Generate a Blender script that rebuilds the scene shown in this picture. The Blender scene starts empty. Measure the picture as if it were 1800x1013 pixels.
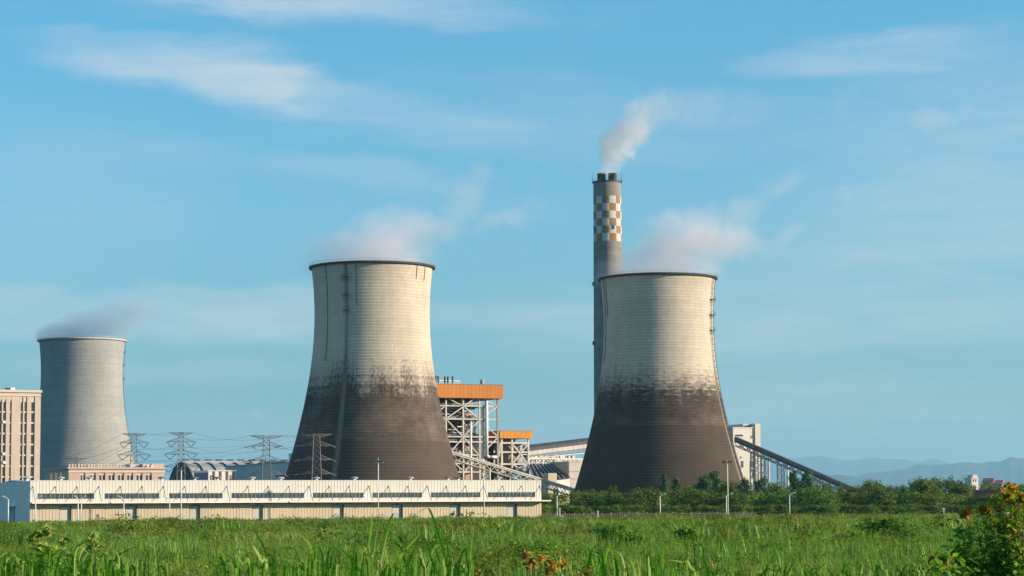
import bpy, math, random
import numpy as np
from mathutils import Vector, Matrix, Euler

random.seed(7)
S = bpy.context.scene
COL = S.collection
rad = math.radians

# ------------------------------------------------------------------ camera
CAMZ = 2.2
FPX = 4000.0                      # focal length in photograph pixels (1800 wide)
PITCH = math.atan(395.5 / FPX)
ROLL = rad(0.40)
cam = bpy.data.cameras.new('camera')
camo = bpy.data.objects.new('camera', cam)
COL.objects.link(camo)
camo.location = (0, 0, CAMZ)
RM = Matrix.Rotation(math.pi / 2 + PITCH, 3, 'X') @ Matrix.Rotation(-ROLL, 3, 'Z')
camo.rotation_euler = RM.to_euler()
cam.sensor_width = 36.0
cam.lens = 36.0 * FPX / 1800.0
cam.clip_start = 0.5
cam.clip_end = 200000
cam.dof.use_dof = True
cam.dof.focus_distance = 500
cam.dof.aperture_fstop = 20
S.camera = camo

# ------------------------------------------------------------------ light and exposure
SUN_EL = rad(15.0)
SUN_AZ = rad(100.0)               # clockwise from +Y: from the right, a little behind the camera
w = bpy.data.worlds.new('World')
S.world = w
w.use_nodes = True


class NT:
    """small helper to write node trees"""
    def __init__(self, tree):
        self.t = tree

    def n(self, typ, **kw):
        nd = self.t.nodes.new('ShaderNode' + typ)
        for k, v in kw.items():
            setattr(nd, k, v)
        return nd

    def l(self, a, b):
        self.t.links.new(a, b)

    def put(self, sock, v):
        if hasattr(v, 'is_output') or isinstance(v, bpy.types.NodeSocket):
            self.l(v, sock)
        else:
            sock.default_value = v

    def m(self, op, a, b=0.0, c=0.0, clamp=False):
        nd = self.n('Math', operation=op, use_clamp=clamp)
        self.put(nd.inputs[0], a)
        self.put(nd.inputs[1], b)
        self.put(nd.inputs[2], c)
        return nd.outputs[0]

    def v(self, op, a, b=(0, 0, 0)):
        nd = self.n('VectorMath', operation=op)
        self.put(nd.inputs[0], a)
        if op == 'SCALE':
            self.put(nd.inputs[3], b)
        else:
            self.put(nd.inputs[1], b)
        return nd.outputs['Value'] if op in ('LENGTH', 'DOT_PRODUCT') else nd.outputs[0]

    def noise(self, vec, scale, detail=3.0, rough=0.55, out='Fac', dist=0.0):
        nd = self.n('TexNoise')
        self.put(nd.inputs['Vector'], vec)
        nd.inputs['Scale'].default_value = scale
        nd.inputs['Detail'].default_value = detail
        nd.inputs['Roughness'].default_value = rough
        nd.inputs['Distortion'].default_value = dist
        return nd.outputs[out]

    def mr(self, v, a, b, c=0.0, d=1.0, typ='SMOOTHSTEP'):
        nd = self.n('MapRange', interpolation_type=typ)
        self.put(nd.inputs[0], v)
        for i, x in enumerate((a, b, c, d)):
            self.put(nd.inputs[i + 1], x)
        return nd.outputs[0]

    def mix(self, f, a, b, mode='MIX'):
        nd = self.n('Mix', data_type='RGBA', blend_type=mode)
        self.put(nd.inputs[0], f)
        for i, x in ((6, a), (7, b)):
            if isinstance(x, (tuple, list)) and len(x) == 3:
                x = (*x, 1)
            self.put(nd.inputs[i], x)
        return nd.outputs[2]

    def mapping(self, vec, loc=(0, 0, 0), rot=(0, 0, 0), scale=(1, 1, 1), typ='POINT'):
        nd = self.n('Mapping', vector_type=typ)
        self.put(nd.inputs[0], vec)
        nd.inputs[1].default_value = loc
        nd.inputs[2].default_value = rot
        nd.inputs[3].default_value = scale
        return nd.outputs[0]


def ray(px, py):
    d = RM @ Vector(((px - 900) / FPX, (506.5 - py) / FPX, -1.0))
    return d


def P(px, py, Y):
    """the point seen at photograph pixel (px, py) at forward distance Y"""
    d = ray(px, py)
    k = Y / d.y
    return Vector((d.x * k, Y, CAMZ + d.z * k))


def direl(px, py):
    d = ray(px, py).normalized()
    return math.atan2(d.x, d.y), math.asin(d.z)


wn = NT(w.node_tree)
bg = w.node_tree.nodes['Background']
sky = wn.n('TexSky', sky_type='NISHITA')
sky.sun_disc = False
sky.sun_elevation = SUN_EL
sky.sun_rotation = SUN_AZ
sky.altitude = 0
sky.air_density = 1.0
sky.dust_density = 0.25
sky.ozone_density = 2.0
tc = wn.n('TexCoord')
sep = wn.n('SeparateXYZ')
wn.l(tc.outputs['Generated'], sep.inputs[0])
az = wn.m('ARCTAN2', sep.outputs[0], sep.outputs[1])
el = wn.m('ARCSINE', sep.outputs[2])
cmb = wn.n('CombineXYZ')
wn.l(az, cmb.inputs[0])
wn.l(el, cmb.inputs[1])
ae = cmb.outputs[0]
fine = wn.noise(wn.mapping(ae, rot=(0, 0, rad(-14)), scale=(16, 70, 1)), 1.0, 6.0, 0.62, 'Color')
warp = wn.v('SCALE', wn.v('SUBTRACT', fine, (0.5, 0.5, 0.5)), 0.055)
warp = wn.v('MULTIPLY', warp, (1.0, 0.45, 0))
aew = wn.v('ADD', ae, warp)
streak = wn.noise(wn.mapping(ae, rot=(0, 0, rad(-12)), scale=(9, 60, 1)), 1.0, 7.0, 0.6)
soft = wn.noise(wn.mapping(ae, rot=(0, 0, rad(-4)), scale=(5, 34, 1), loc=(3.1, 1.7, 0)), 1.0, 5.0, 0.55)
total = None
# cirrus banks: px, py, half-width, half-height, tilt (deg), strength
for (cx, cy, rw, rh, tilt, st) in [
        (300, 115, 330, 60, -6, 0.55), (455, 140, 200, 85, -16, 0.5), (620, 190, 520, 60, -11, 0.30), (480, 160, 90, 60, -20, 0.2),
        (560, -8, 480, 66, -3, 0.70), (420, 20, 240, 34, -8, 0.2), (1560, 92, 330, 46, 3, 0.42),
        (240, 556, 700, 70, -1, 0.55), (430, 545, 230, 56, 3, 0.40), (1000, 560, 620, 40, 0, 0.2),
        (620, 305, 260, 40, -7, 0.22), (250, 650, 520, 34, 0, 0.22), (1500, 700, 620, 60, 0, 0.34),
        (1500, 590, 500, 40, 0, 0.22), (455, 722, 16, 18, 40, 0.4), (900, 760, 1500, 70, 0, 0.30), (1800, 330, 560, 330, 0, 0.36), (1400, 560, 700, 150, 0, 0.28), (60, 330, 420, 180, 0, 0.12)]:
    a0, e0 = direl(cx, cy)
    k = wn.mapping(aew, loc=(a0, e0, 0), rot=(0, 0, rad(tilt)), scale=(rw / FPX, rh / FPX, 1), typ='TEXTURE')
    q = wn.mr(wn.v('LENGTH', k), 1.0, 0.22, 0.0, st)
    total = q if total is None else wn.m('ADD', total, q)
# thin cirrus over the rest of the sky as well
gen = wn.mr(wn.m('MULTIPLY', soft, wn.noise(wn.mapping(ae, scale=(2.2, 9, 1)), 1.0, 3.0)), 0.24, 0.55, 0.0, 0.42)
cl = wn.m('MULTIPLY', total, wn.mr(streak, 0.25, 0.66, 0.25, 1.3, 'LINEAR'))
fib = wn.noise(wn.mapping(aew, rot=(0, 0, rad(-13)), scale=(26, 170, 1), loc=(1.3, 4.1, 0)), 1.0, 6.0, 0.65)
cl = wn.m('MULTIPLY', cl, wn.mr(fib, 0.28, 0.68, 0.55, 1.3, 'LINEAR'))
cl = wn.m('ADD', cl, gen)
cl = wn.m('SUBTRACT', 1.0, wn.m('POWER', 2.718, wn.m('MULTIPLY', cl, -1.15)))
tint = wn.mix(wn.mr(el, 0.0, 0.13, 0, 1, 'LINEAR'), (0.24, 0.43, 0.62), (0.455, 0.82, 0.955))
tint = wn.mix(wn.mr(el, 0.13, 0.22, 0, 1, 'LINEAR'), tint, (0.39, 0.92, 1.08))
skyc = wn.mix(1.0, sky.outputs[0], tint, 'MULTIPLY')
hsv = wn.n('HueSaturation')
hsv.inputs['Saturation'].default_value = 1.0
wn.l(skyc, hsv.inputs['Color'])
cloudc = (3.9, 4.3, 4.6)
wn.l(wn.mix(wn.m('MULTIPLY', cl, 0.95), hsv.outputs[0], cloudc), bg.inputs['Color'])
bg.inputs['Strength'].default_value = 0.10

sunl = bpy.data.lights.new('sun', 'SUN')
sunl.energy = 4.5
sunl.angle = rad(0.6)
sunl.color = (1.0, 0.81, 0.62)
suno = bpy.data.objects.new('sun', sunl)
COL.objects.link(suno)
SUN_DIR = Vector((math.sin(SUN_AZ) * math.cos(SUN_EL), math.cos(SUN_AZ) * math.cos(SUN_EL), math.sin(SUN_EL)))
suno.rotation_euler = SUN_DIR.to_track_quat('Z', 'Y').to_euler()
suno.location = (200, -100, 300)

S.view_settings.view_transform = 'Standard'
S.view_settings.look = 'None'
S.view_settings.gamma = 1
S.view_settings.use_curve_mapping = False
S.view_settings.exposure = 0.8
S.render.engine = 'CYCLES'
S.cycles.use_denoising = True
S.cycles.max_bounces = 6
S.cycles.diffuse_bounces = 2
S.cycles.glossy_bounces = 2
S.cycles.transmission_bounces = 3
S.cycles.transparent_max_bounces = 8
S.cycles.volume_bounces = 4
S.cycles.volume_max_steps = 256
S.cycles.caustics_reflective = False
S.cycles.caustics_refractive = False


# ------------------------------------------------------------------ mesh and object helpers
class MB:
    def __init__(self):
        self.v = []
        self.f = []

    def add(self, vs, fs):
        b = len(self.v)
        self.v += [tuple(p) for p in vs]
        self.f += [tuple(i + b for i in f) for f in fs]
        return self

    def box(self, x0, x1, y0, y1, z0, z1):
        return self.add([(x0, y0, z0), (x1, y0, z0), (x1, y1, z0), (x0, y1, z0),
                         (x0, y0, z1), (x1, y0, z1), (x1, y1, z1), (x0, y1, z1)],
                        [(0, 3, 2, 1), (4, 5, 6, 7), (0, 1, 5, 4), (1, 2, 6, 5), (2, 3, 7, 6), (3, 0, 4, 7)])

    def tube(self, p0, p1, r, n=6, r1=None, caps=True):
        p0 = Vector(p0)
        p1 = Vector(p1)
        r1 = r if r1 is None else r1
        d = (p1 - p0)
        if d.length < 1e-6:
            return self
        d.normalize()
        a = d.cross(Vector((0, 0, 1)) if abs(d.z) < 0.95 else Vector((1, 0, 0))).normalized()
        b = d.cross(a)
        vs = []
        for p, q in ((p0, r), (p1, r1)):
            for i in range(n):
                t = 2 * math.pi * (i + 0.5) / n
                vs.append(p + (a * math.cos(t) + b * math.sin(t)) * q)
        fs = [(i, (i + 1) % n, n + (i + 1) % n, n + i) for i in range(n)]
        if caps:
            fs += [tuple(range(n - 1, -1, -1)), tuple(range(n, 2 * n))]
        return self.add(vs, fs)

    def path(self, pts, rs, n=6):
        for i in range(len(pts) - 1):
            self.tube(pts[i], pts[i + 1], rs[i], n, rs[i + 1])
        return self

    def beam(self, p0, p1, wd, ht):
        """rectangular bar from p0 to p1: ht measured in the vertical plane"""
        p0 = Vector(p0)
        p1 = Vector(p1)
        d = (p1 - p0).normalized()
        side = d.cross(Vector((0, 0, 1)))
        side = side.normalized() if side.length > 1e-3 else Vector((1, 0, 0))
        up = side.cross(d).normalized()
        a = side * (wd / 2)
        b = up * (ht / 2)
        vs = [p + s * a + t * b for p in (p0, p1) for s, t in ((-1, -1), (1, -1), (1, 1), (-1, 1))]
        return self.add(vs, [(0, 1, 2, 3), (7, 6, 5, 4), (0, 4, 5, 1), (1, 5, 6, 2), (2, 6, 7, 3), (3, 7, 4, 0)])

    def prism(self, poly, a, b, axis='y'):
        """polygon (list of 2-D points in the other two axes) extruded along one axis from a to b"""
        def mk(p, t):
            return (p[0], t, p[1]) if axis == 'y' else ((t, p[0], p[1]) if axis == 'x' else (p[0], p[1], t))
        n = len(poly)
        vs = [mk(p, a) for p in poly] + [mk(p, b) for p in poly]
        fs = [(i, (i + 1) % n, n + (i + 1) % n, n + i) for i in range(n)] + [tuple(range(n - 1, -1, -1)), tuple(range(n, 2 * n))]
        return self.add(vs, fs)

    def lathe(self, prof, n=48, closed_top=False):
        """profile of (r, z) turned round the z axis"""
        vs = []
        for r, z in prof:
            for i in range(n):
                t = 2 * math.pi * i / n
                vs.append((r * math.sin(t), -r * math.cos(t), z))
        fs = []
        for j in range(len(prof) - 1):
            for i in range(n):
                k = (i + 1) % n
                fs.append((j * n + i, j * n + k, (j + 1) * n + k, (j + 1) * n + i))
        if closed_top:
            j = len(prof) - 1
            fs.append(tuple(j * n + i for i in range(n)))
        return self.add(vs, fs)

    def mesh(self, name, smooth=False):
        me = bpy.data.meshes.new(name)
        me.from_pydata(self.v, [], self.f)
        if smooth:
            me.polygons.foreach_set('use_smooth', [True] * len(me.polygons))
        me.update()
        return me

    def build(self, name, mat, parent=None, smooth=False):
        return obj(name, self.mesh(name, smooth), mat, parent)


def obj(name, me, mat, parent=None):
    o = bpy.data.objects.new(name, me)
    COL.objects.link(o)
    if mat is not None and me is not None:
        if len(me.materials) == 0:
            me.materials.append(mat)
    if parent is not None:
        o.parent = parent
    return o


def tag(o, label=None, cat=None, group=None, kind=None):
    if label:
        o['label'] = label
    if cat:
        o['category'] = cat
    if group:
        o['group'] = group
    if kind:
        o['kind'] = kind
    return o


def empty(name, loc, rz=0.0, label=None, cat=None, group=None):
    o = bpy.data.objects.new(name, None)
    o.empty_display_size = 1.0
    o.location = loc
    o.rotation_euler = (0, 0, rz)
    COL.objects.link(o)
    return tag(o, label, cat, group)


def kids(o):
    return [c for c in COL.objects if c.parent == o]


def copy_tree(root, children, loc, rz=None, scale=None, label=None, group=None):
    """children: list of (part, [sub-parts])"""
    r = root.copy()
    COL.objects.link(r)
    r.location = loc
    if rz is not None:
        r.rotation_euler = (0, 0, rz)
    if scale is not None:
        r.scale = scale
    if label:
        r['label'] = label
    if group:
        r['group'] = group
    for c, subs in children:
        k = c.copy()
        COL.objects.link(k)
        k.parent = r
        for s in subs:
            q = s.copy()
            COL.objects.link(q)
            q.parent = k
    return r


# ------------------------------------------------------------------ materials
MATS = {}


def mat(name, col, rough=0.7, amt=0.18, scale=0.6, metal=0.0, stain=None, streak=False, bump=0.0, spec=0.3):
    """painted or bare surface with uneven tone and optional dirt"""
    if name in MATS:
        return MATS[name]
    m = bpy.data.materials.new(name)
    m.use_nodes = True
    t = NT(m.node_tree)
    b = m.node_tree.nodes['Principled BSDF']
    b.inputs['Roughness'].default_value = rough
    b.inputs['Metallic'].default_value = metal
    b.inputs['Specular IOR Level'].default_value = spec
    tcn = t.n('TexCoord')
    co = tcn.outputs['Object']
    oi = t.n('ObjectInfo')
    co = t.v('ADD', co, t.v('SCALE', oi.outputs['Location'], 0.37))
    if streak:
        co2 = t.mapping(co, scale=(1, 1, 0.12))
    else:
        co2 = co
    f = t.noise(co2, scale, 5.0, 0.6)
    lo = tuple(c * (1 - amt) for c in col)
    hi = tuple(min(1, c * (1 + amt)) for c in col)
    c = t.mix(t.mr(f, 0.3, 0.7, 0, 1, 'LINEAR'), lo, hi)
    if stain:
        g = t.noise(co2, scale * 2.7, 6.0, 0.65)
        c = t.mix(t.mr(g, 0.55, 0.75, 0.0, 0.75), c, stain)
    rv = t.mr(oi.outputs['Random'], 0, 1, 0.93, 1.06, 'LINEAR')
    c = t.v('SCALE', c, rv)
    t.l(c, b.inputs['Base Color'])
    if bump:
        bn = t.n('Bump')
        bn.inputs['Strength'].default_value = 0.6
        bn.inputs['Distance'].default_value = bump
        t.l(t.noise(co, scale * 6, 5.0, 0.65), bn.inputs['Height'])
        t.l(bn.outputs[0], b.inputs['Normal'])
    MATS[name] = m
    return m


def glass(name, col, rough=0.12):
    m = mat(name, col, rough, 0.35, 0.25, 0.0, spec=0.9)
    return m


def leafmat(name, c1, c2, c3=None, trans=0.35, big=0.05, bigamt=0.5, rough=0.55, dry=None):
    """foliage: tone varies leaf by leaf (attribute rnd) and from clump to clump"""
    m = bpy.data.materials.new(name)
    m.use_nodes = True
    t = NT(m.node_tree)
    b = m.node_tree.nodes['Principled BSDF']
    out = m.node_tree.nodes['Material Output']
    at = t.n('Attribute', attribute_name='rnd')
    ge = t.n('NewGeometry')
    oi = t.n('ObjectInfo')
    n1 = t.noise(ge.outputs['Position'], big, 4.0, 0.6)
    c = t.mix(t.mr(at.outputs['Fac'], 0, 1, 0, 1, 'LINEAR'), c1, c2)
    if c3:
        c = t.mix(t.mr(n1, 0.40, 0.66, 0, bigamt), c, c3)
        n2_ = t.noise(t.v('MULTIPLY', ge.outputs['Position'], (1, 0.45, 0.2)), big * 7, 3.0, 0.6)
        c = t.v('SCALE', c, t.mr(n2_, 0.3, 0.7, 0.5, 1.45, 'LINEAR'))
    if dry:
        c = t.mix(t.m('MULTIPLY', t.mr(at.outputs['Fac'], 0.86, 0.9, 0, 1), 0.8), c, dry)
    c = t.v('SCALE', c, t.mr(oi.outputs['Random'], 0, 1, 0.78, 1.2, 'LINEAR'))
    t.l(c, b.inputs['Base Color'])
    b.inputs['Roughness'].default_value = rough
    b.inputs['Specular IOR Level'].default_value = 0.12
    tr = t.n('BsdfTranslucent')
    t.l(t.mix(1.0, c, (1.35, 1.25, 0.5), 'MULTIPLY'), tr.inputs['Color'])
    mx = t.n('MixShader')
    mx.inputs[0].default_value = trans
    t.l(b.outputs[0], mx.inputs[1])
    t.l(tr.outputs[0], mx.inputs[2])
    t.l(mx.outputs[0], out.inputs['Surface'])
    return m


def set_rnd(me, vals):
    a = me.attributes.new('rnd', 'FLOAT', 'POINT')
    a.data.foreach_set('value', np.asarray(vals, dtype=np.float32))


YAW = rad(24.5)                   # the plant is laid out on one grid
U = Vector((math.cos(YAW), math.sin(YAW), 0))
N = Vector((math.sin(YAW), -math.cos(YAW), 0))


def face(o, px, py, off=0.0, yaw=YAW):
    """local (t, z) of the pixel on the facade plane through o (local +x along the facade, -y outwards), off metres in front of it"""
    u = Vector((math.cos(yaw), math.sin(yaw), 0))
    n = Vector((math.sin(yaw), -math.cos(yaw), 0))
    d = ray(px, py)
    c = Vector((0, 0, CAMZ))
    q = Vector(o) + n * off
    k = (q - c).dot(n) / d.dot(n)
    p = c + d * k
    return (p - q).dot(u), p.z


M_WHITE = mat('white_cladding', (0.74, 0.69, 0.60), 0.6, 0.06, 0.25, stain=(0.54, 0.48, 0.39), streak=True)
M_CREAM = mat('cream_cladding', (0.62, 0.52, 0.37), 0.6, 0.08, 0.25, stain=(0.42, 0.33, 0.22), streak=True)
M_SHUT = mat('grey_shutter', (0.58, 0.55, 0.50), 0.6, 0.06, 0.4)
M_GREYWALL = mat('grey_end_cladding', (0.95, 0.80, 0.70), 0.6, 0.06, 0.2, streak=True)
M_DARKSTEEL = mat('dark_steel', (0.06, 0.06, 0.065), 0.55, 0.2, 0.8)
M_STEEL = mat('galvanised_steel', (0.34, 0.34, 0.33), 0.5, 0.2, 1.0, 0.3)
M_PYLON = mat('pylon_steel', (0.16, 0.16, 0.15), 0.6, 0.2, 0.6, 0.2)
M_PALESTEEL = mat('cream_painted_steel', (0.60, 0.555, 0.47), 0.55, 0.16, 0.3, stain=(0.45, 0.33, 0.22))
M_WHITEPAINT = mat('white_paint', (0.78, 0.76, 0.72), 0.5, 0.06, 0.5)
M_ORANGE = mat('orange_cladding', (0.56, 0.20, 0.032), 0.55, 0.07, 0.12, streak=True)
M_ORANGE2 = mat('yellow_orange_cladding', (0.66, 0.27, 0.028), 0.55, 0.07, 0.12, streak=True)
M_CONC = mat('pale_concrete', (0.58, 0.52, 0.43), 0.85, 0.14, 0.15, stain=(0.38, 0.33, 0.27), streak=True)
M_GREYCONC = mat('grey_concrete', (0.36, 0.34, 0.31), 0.85, 0.16, 0.2, stain=(0.2, 0.18, 0.16), streak=True)
M_PINK = mat('pink_stone_cladding', (0.57, 0.42, 0.325), 0.75, 0.08, 0.3)
M_PINKTRIM = mat('pink_trim', (0.68, 0.57, 0.47), 0.7, 0.08, 0.3)
M_BEIGE = mat('beige_stone_cladding', (0.64, 0.515, 0.40), 0.75, 0.07, 0.2)
M_BEIGETRIM = mat('beige_trim', (0.69, 0.575, 0.465), 0.7, 0.06, 0.3)
M_GLASS = glass('dark_window_glass', (0.045, 0.06, 0.065))
M_GLASS2 = glass('greenish_window_glass', (0.07, 0.085, 0.075))
M_FRAME = mat('window_frame', (0.35, 0.35, 0.32), 0.5, 0.1)
M_BLUEGREY = mat('blue_grey_cladding', (0.66, 0.62, 0.57), 0.6, 0.07, 0.1, streak=True)
M_ROOFGREY = mat('pale_grey_roof_sheet', (0.42, 0.42, 0.40), 0.55, 0.1, 0.1, stain=(0.3, 0.29, 0.27))
M_DARKROOF = mat('dark_gallery_sheet', (0.085, 0.085, 0.085), 0.45, 0.22, 0.15, 0.3)
M_RUST = mat('rusty_steel', (0.24, 0.14, 0.09), 0.8, 0.3, 0.4)
M_BROWN = mat('brown_boiler_casing', (0.30, 0.22, 0.16), 0.7, 0.3, 0.15, stain=(0.12, 0.1, 0.08))
M_ROD = mat('dark_brown_rod', (0.07, 0.055, 0.045), 0.7, 0.2)
M_BROWN2 = mat('sooty_boiler_casing', (0.15, 0.12, 0.10), 0.75, 0.35, 0.3, stain=(0.06, 0.05, 0.045))
M_BLUE = mat('blue_sign', (0.10, 0.24, 0.36), 0.5, 0.1)
M_REDROOF = mat('dark_red_tiles', (0.22, 0.07, 0.055), 0.8, 0.2, 0.6)
M_BARK = mat('bark', (0.11, 0.085, 0.06), 0.9, 0.3, 2.0)
M_CABLE = mat('cable', (0.10, 0.10, 0.10), 0.6, 0.05)
M_LAMPGLASS = mat('lamp_lens', (0.72, 0.72, 0.70), 0.3, 0.05)

# ------------------------------------------------------------------ ground and hills
gm = bpy.data.materials.new('earth')
gm.use_nodes = True
t = NT(gm.node_tree)
b = gm.node_tree.nodes['Principled BSDF']
ge = t.n('NewGeometry')
c = t.mix(t.noise(ge.outputs['Position'], 0.02, 6, 0.6), (0.05, 0.075, 0.02), (0.10, 0.10, 0.045))
c = t.mix(t.mr(t.noise(ge.outputs['Position'], 0.4, 4, 0.6), 0.45, 0.7), c, (0.04, 0.06, 0.015))
t.l(c, b.inputs['Base Color'])
b.inputs['Roughness'].default_value = 0.95
g = MB()
R = 65000
g.add([(-R, -R, 0), (R, -R, 0), (R, R, 0), (-R, R, 0)], [(0, 1, 2, 3)])
tag(g.build('ground', gm), 'flat green plain under the grass field', None, kind='structure')

hm = mat('wooded_hillside', (0.035, 0.06, 0.04), 0.95, 0.4, 0.004)


def ridge(pts, Y, depth, seed):
    """a mountain ridge whose crest passes the given (px, py) points at distance Y"""
    rng = np.random.RandomState(seed)
    n = 260
    xs = np.linspace(pts[0][0], pts[-1][0], n)
    ys = np.interp(xs, [p[0] for p in pts], [p[1] for p in pts])
    wob = np.zeros(n)
    for k, a in ((9, 1.0), (21, 0.6), (45, 0.35), (90, 0.2)):
        wob += a * np.sin(np.linspace(0, k * 2 * math.pi, n) + rng.rand() * 6.28)
    rows = 9
    mb = MB()
    vs = []
    for j in range(rows):
        s = j / (rows - 1)
        for i in range(n):
            p = P(xs[i], ys[i] + wob[i], Y)
            h = max(p.z, 5.0)
            if j <= 5:
                u = j / 5
                y = Y - depth * (1 - u)
                z = h * (u ** 0.8) + (0 if j in (0, 5) else rng.randn() * h * 0.03)
            else:
                u = (j - 5) / (rows - 6)
                y = Y + depth * u
                z = h * (1 - u)
            vs.append((p.x * y / Y, y, z - (2 if j in (0, rows - 1) else 0)))
    fs = [(j * n + i, j * n + i + 1, (j + 1) * n + i + 1, (j + 1) * n + i) for j in range(rows - 1) for i in range(n - 1)]
    mb.add(vs, fs)
    return mb


tag(ridge([(-900, 872), (-300, 860), (200, 866), (600, 850), (900, 858), (1150, 838), (1300, 820), (1380, 806), (1440, 803), (1470, 807), (1500, 809), (1535, 804), (1570, 806), (1592, 805), (1600, 812),
           (1620, 813), (1636, 806), (1652, 808), (1668, 814), (1720, 822), (1800, 830), (2200, 850), (2900, 866)], 52000, 5000, 1).build('mountain_ridge', hm, smooth=True),
    'pale blue mountain ridge farthest away on the horizon', None, kind='structure')
tag(ridge([(1000, 884), (1200, 878), (1330, 858), (1400, 852), (1460, 850), (1500, 838), (1520, 832), (1560, 828), (1590, 824), (1612, 818), (1640, 820), (1665, 815), (1700, 812), (1722, 814),
           (1745, 809), (1757, 812), (1775, 804), (1800, 808), (1900, 812), (2200, 830), (2700, 862)], 36000, 4000, 2).build('mountain_ridge', hm, smooth=True),
    'blue mountain ridge rising behind the trees on the far side', None, kind='structure')
tag(ridge([(900, 887), (1200, 876), (1330, 852), (1420, 838), (1470, 834), (1500, 837), (1530, 846), (1600, 858), (1750, 868), (2000, 880)], 28000, 2500, 3).build('mountain_ridge', hm, smooth=True),
    'low blue foothill behind the sloping conveyor', None, kind='structure')

# ------------------------------------------------------------------ cooling towers
RT, ZT, CT, HT, ZB = 21.4, 75.6, 53.4, 93.6, 6.5


def rtower(z):
    return RT * math.sqrt(1 + ((z - ZT) / CT) ** 2)


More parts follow.
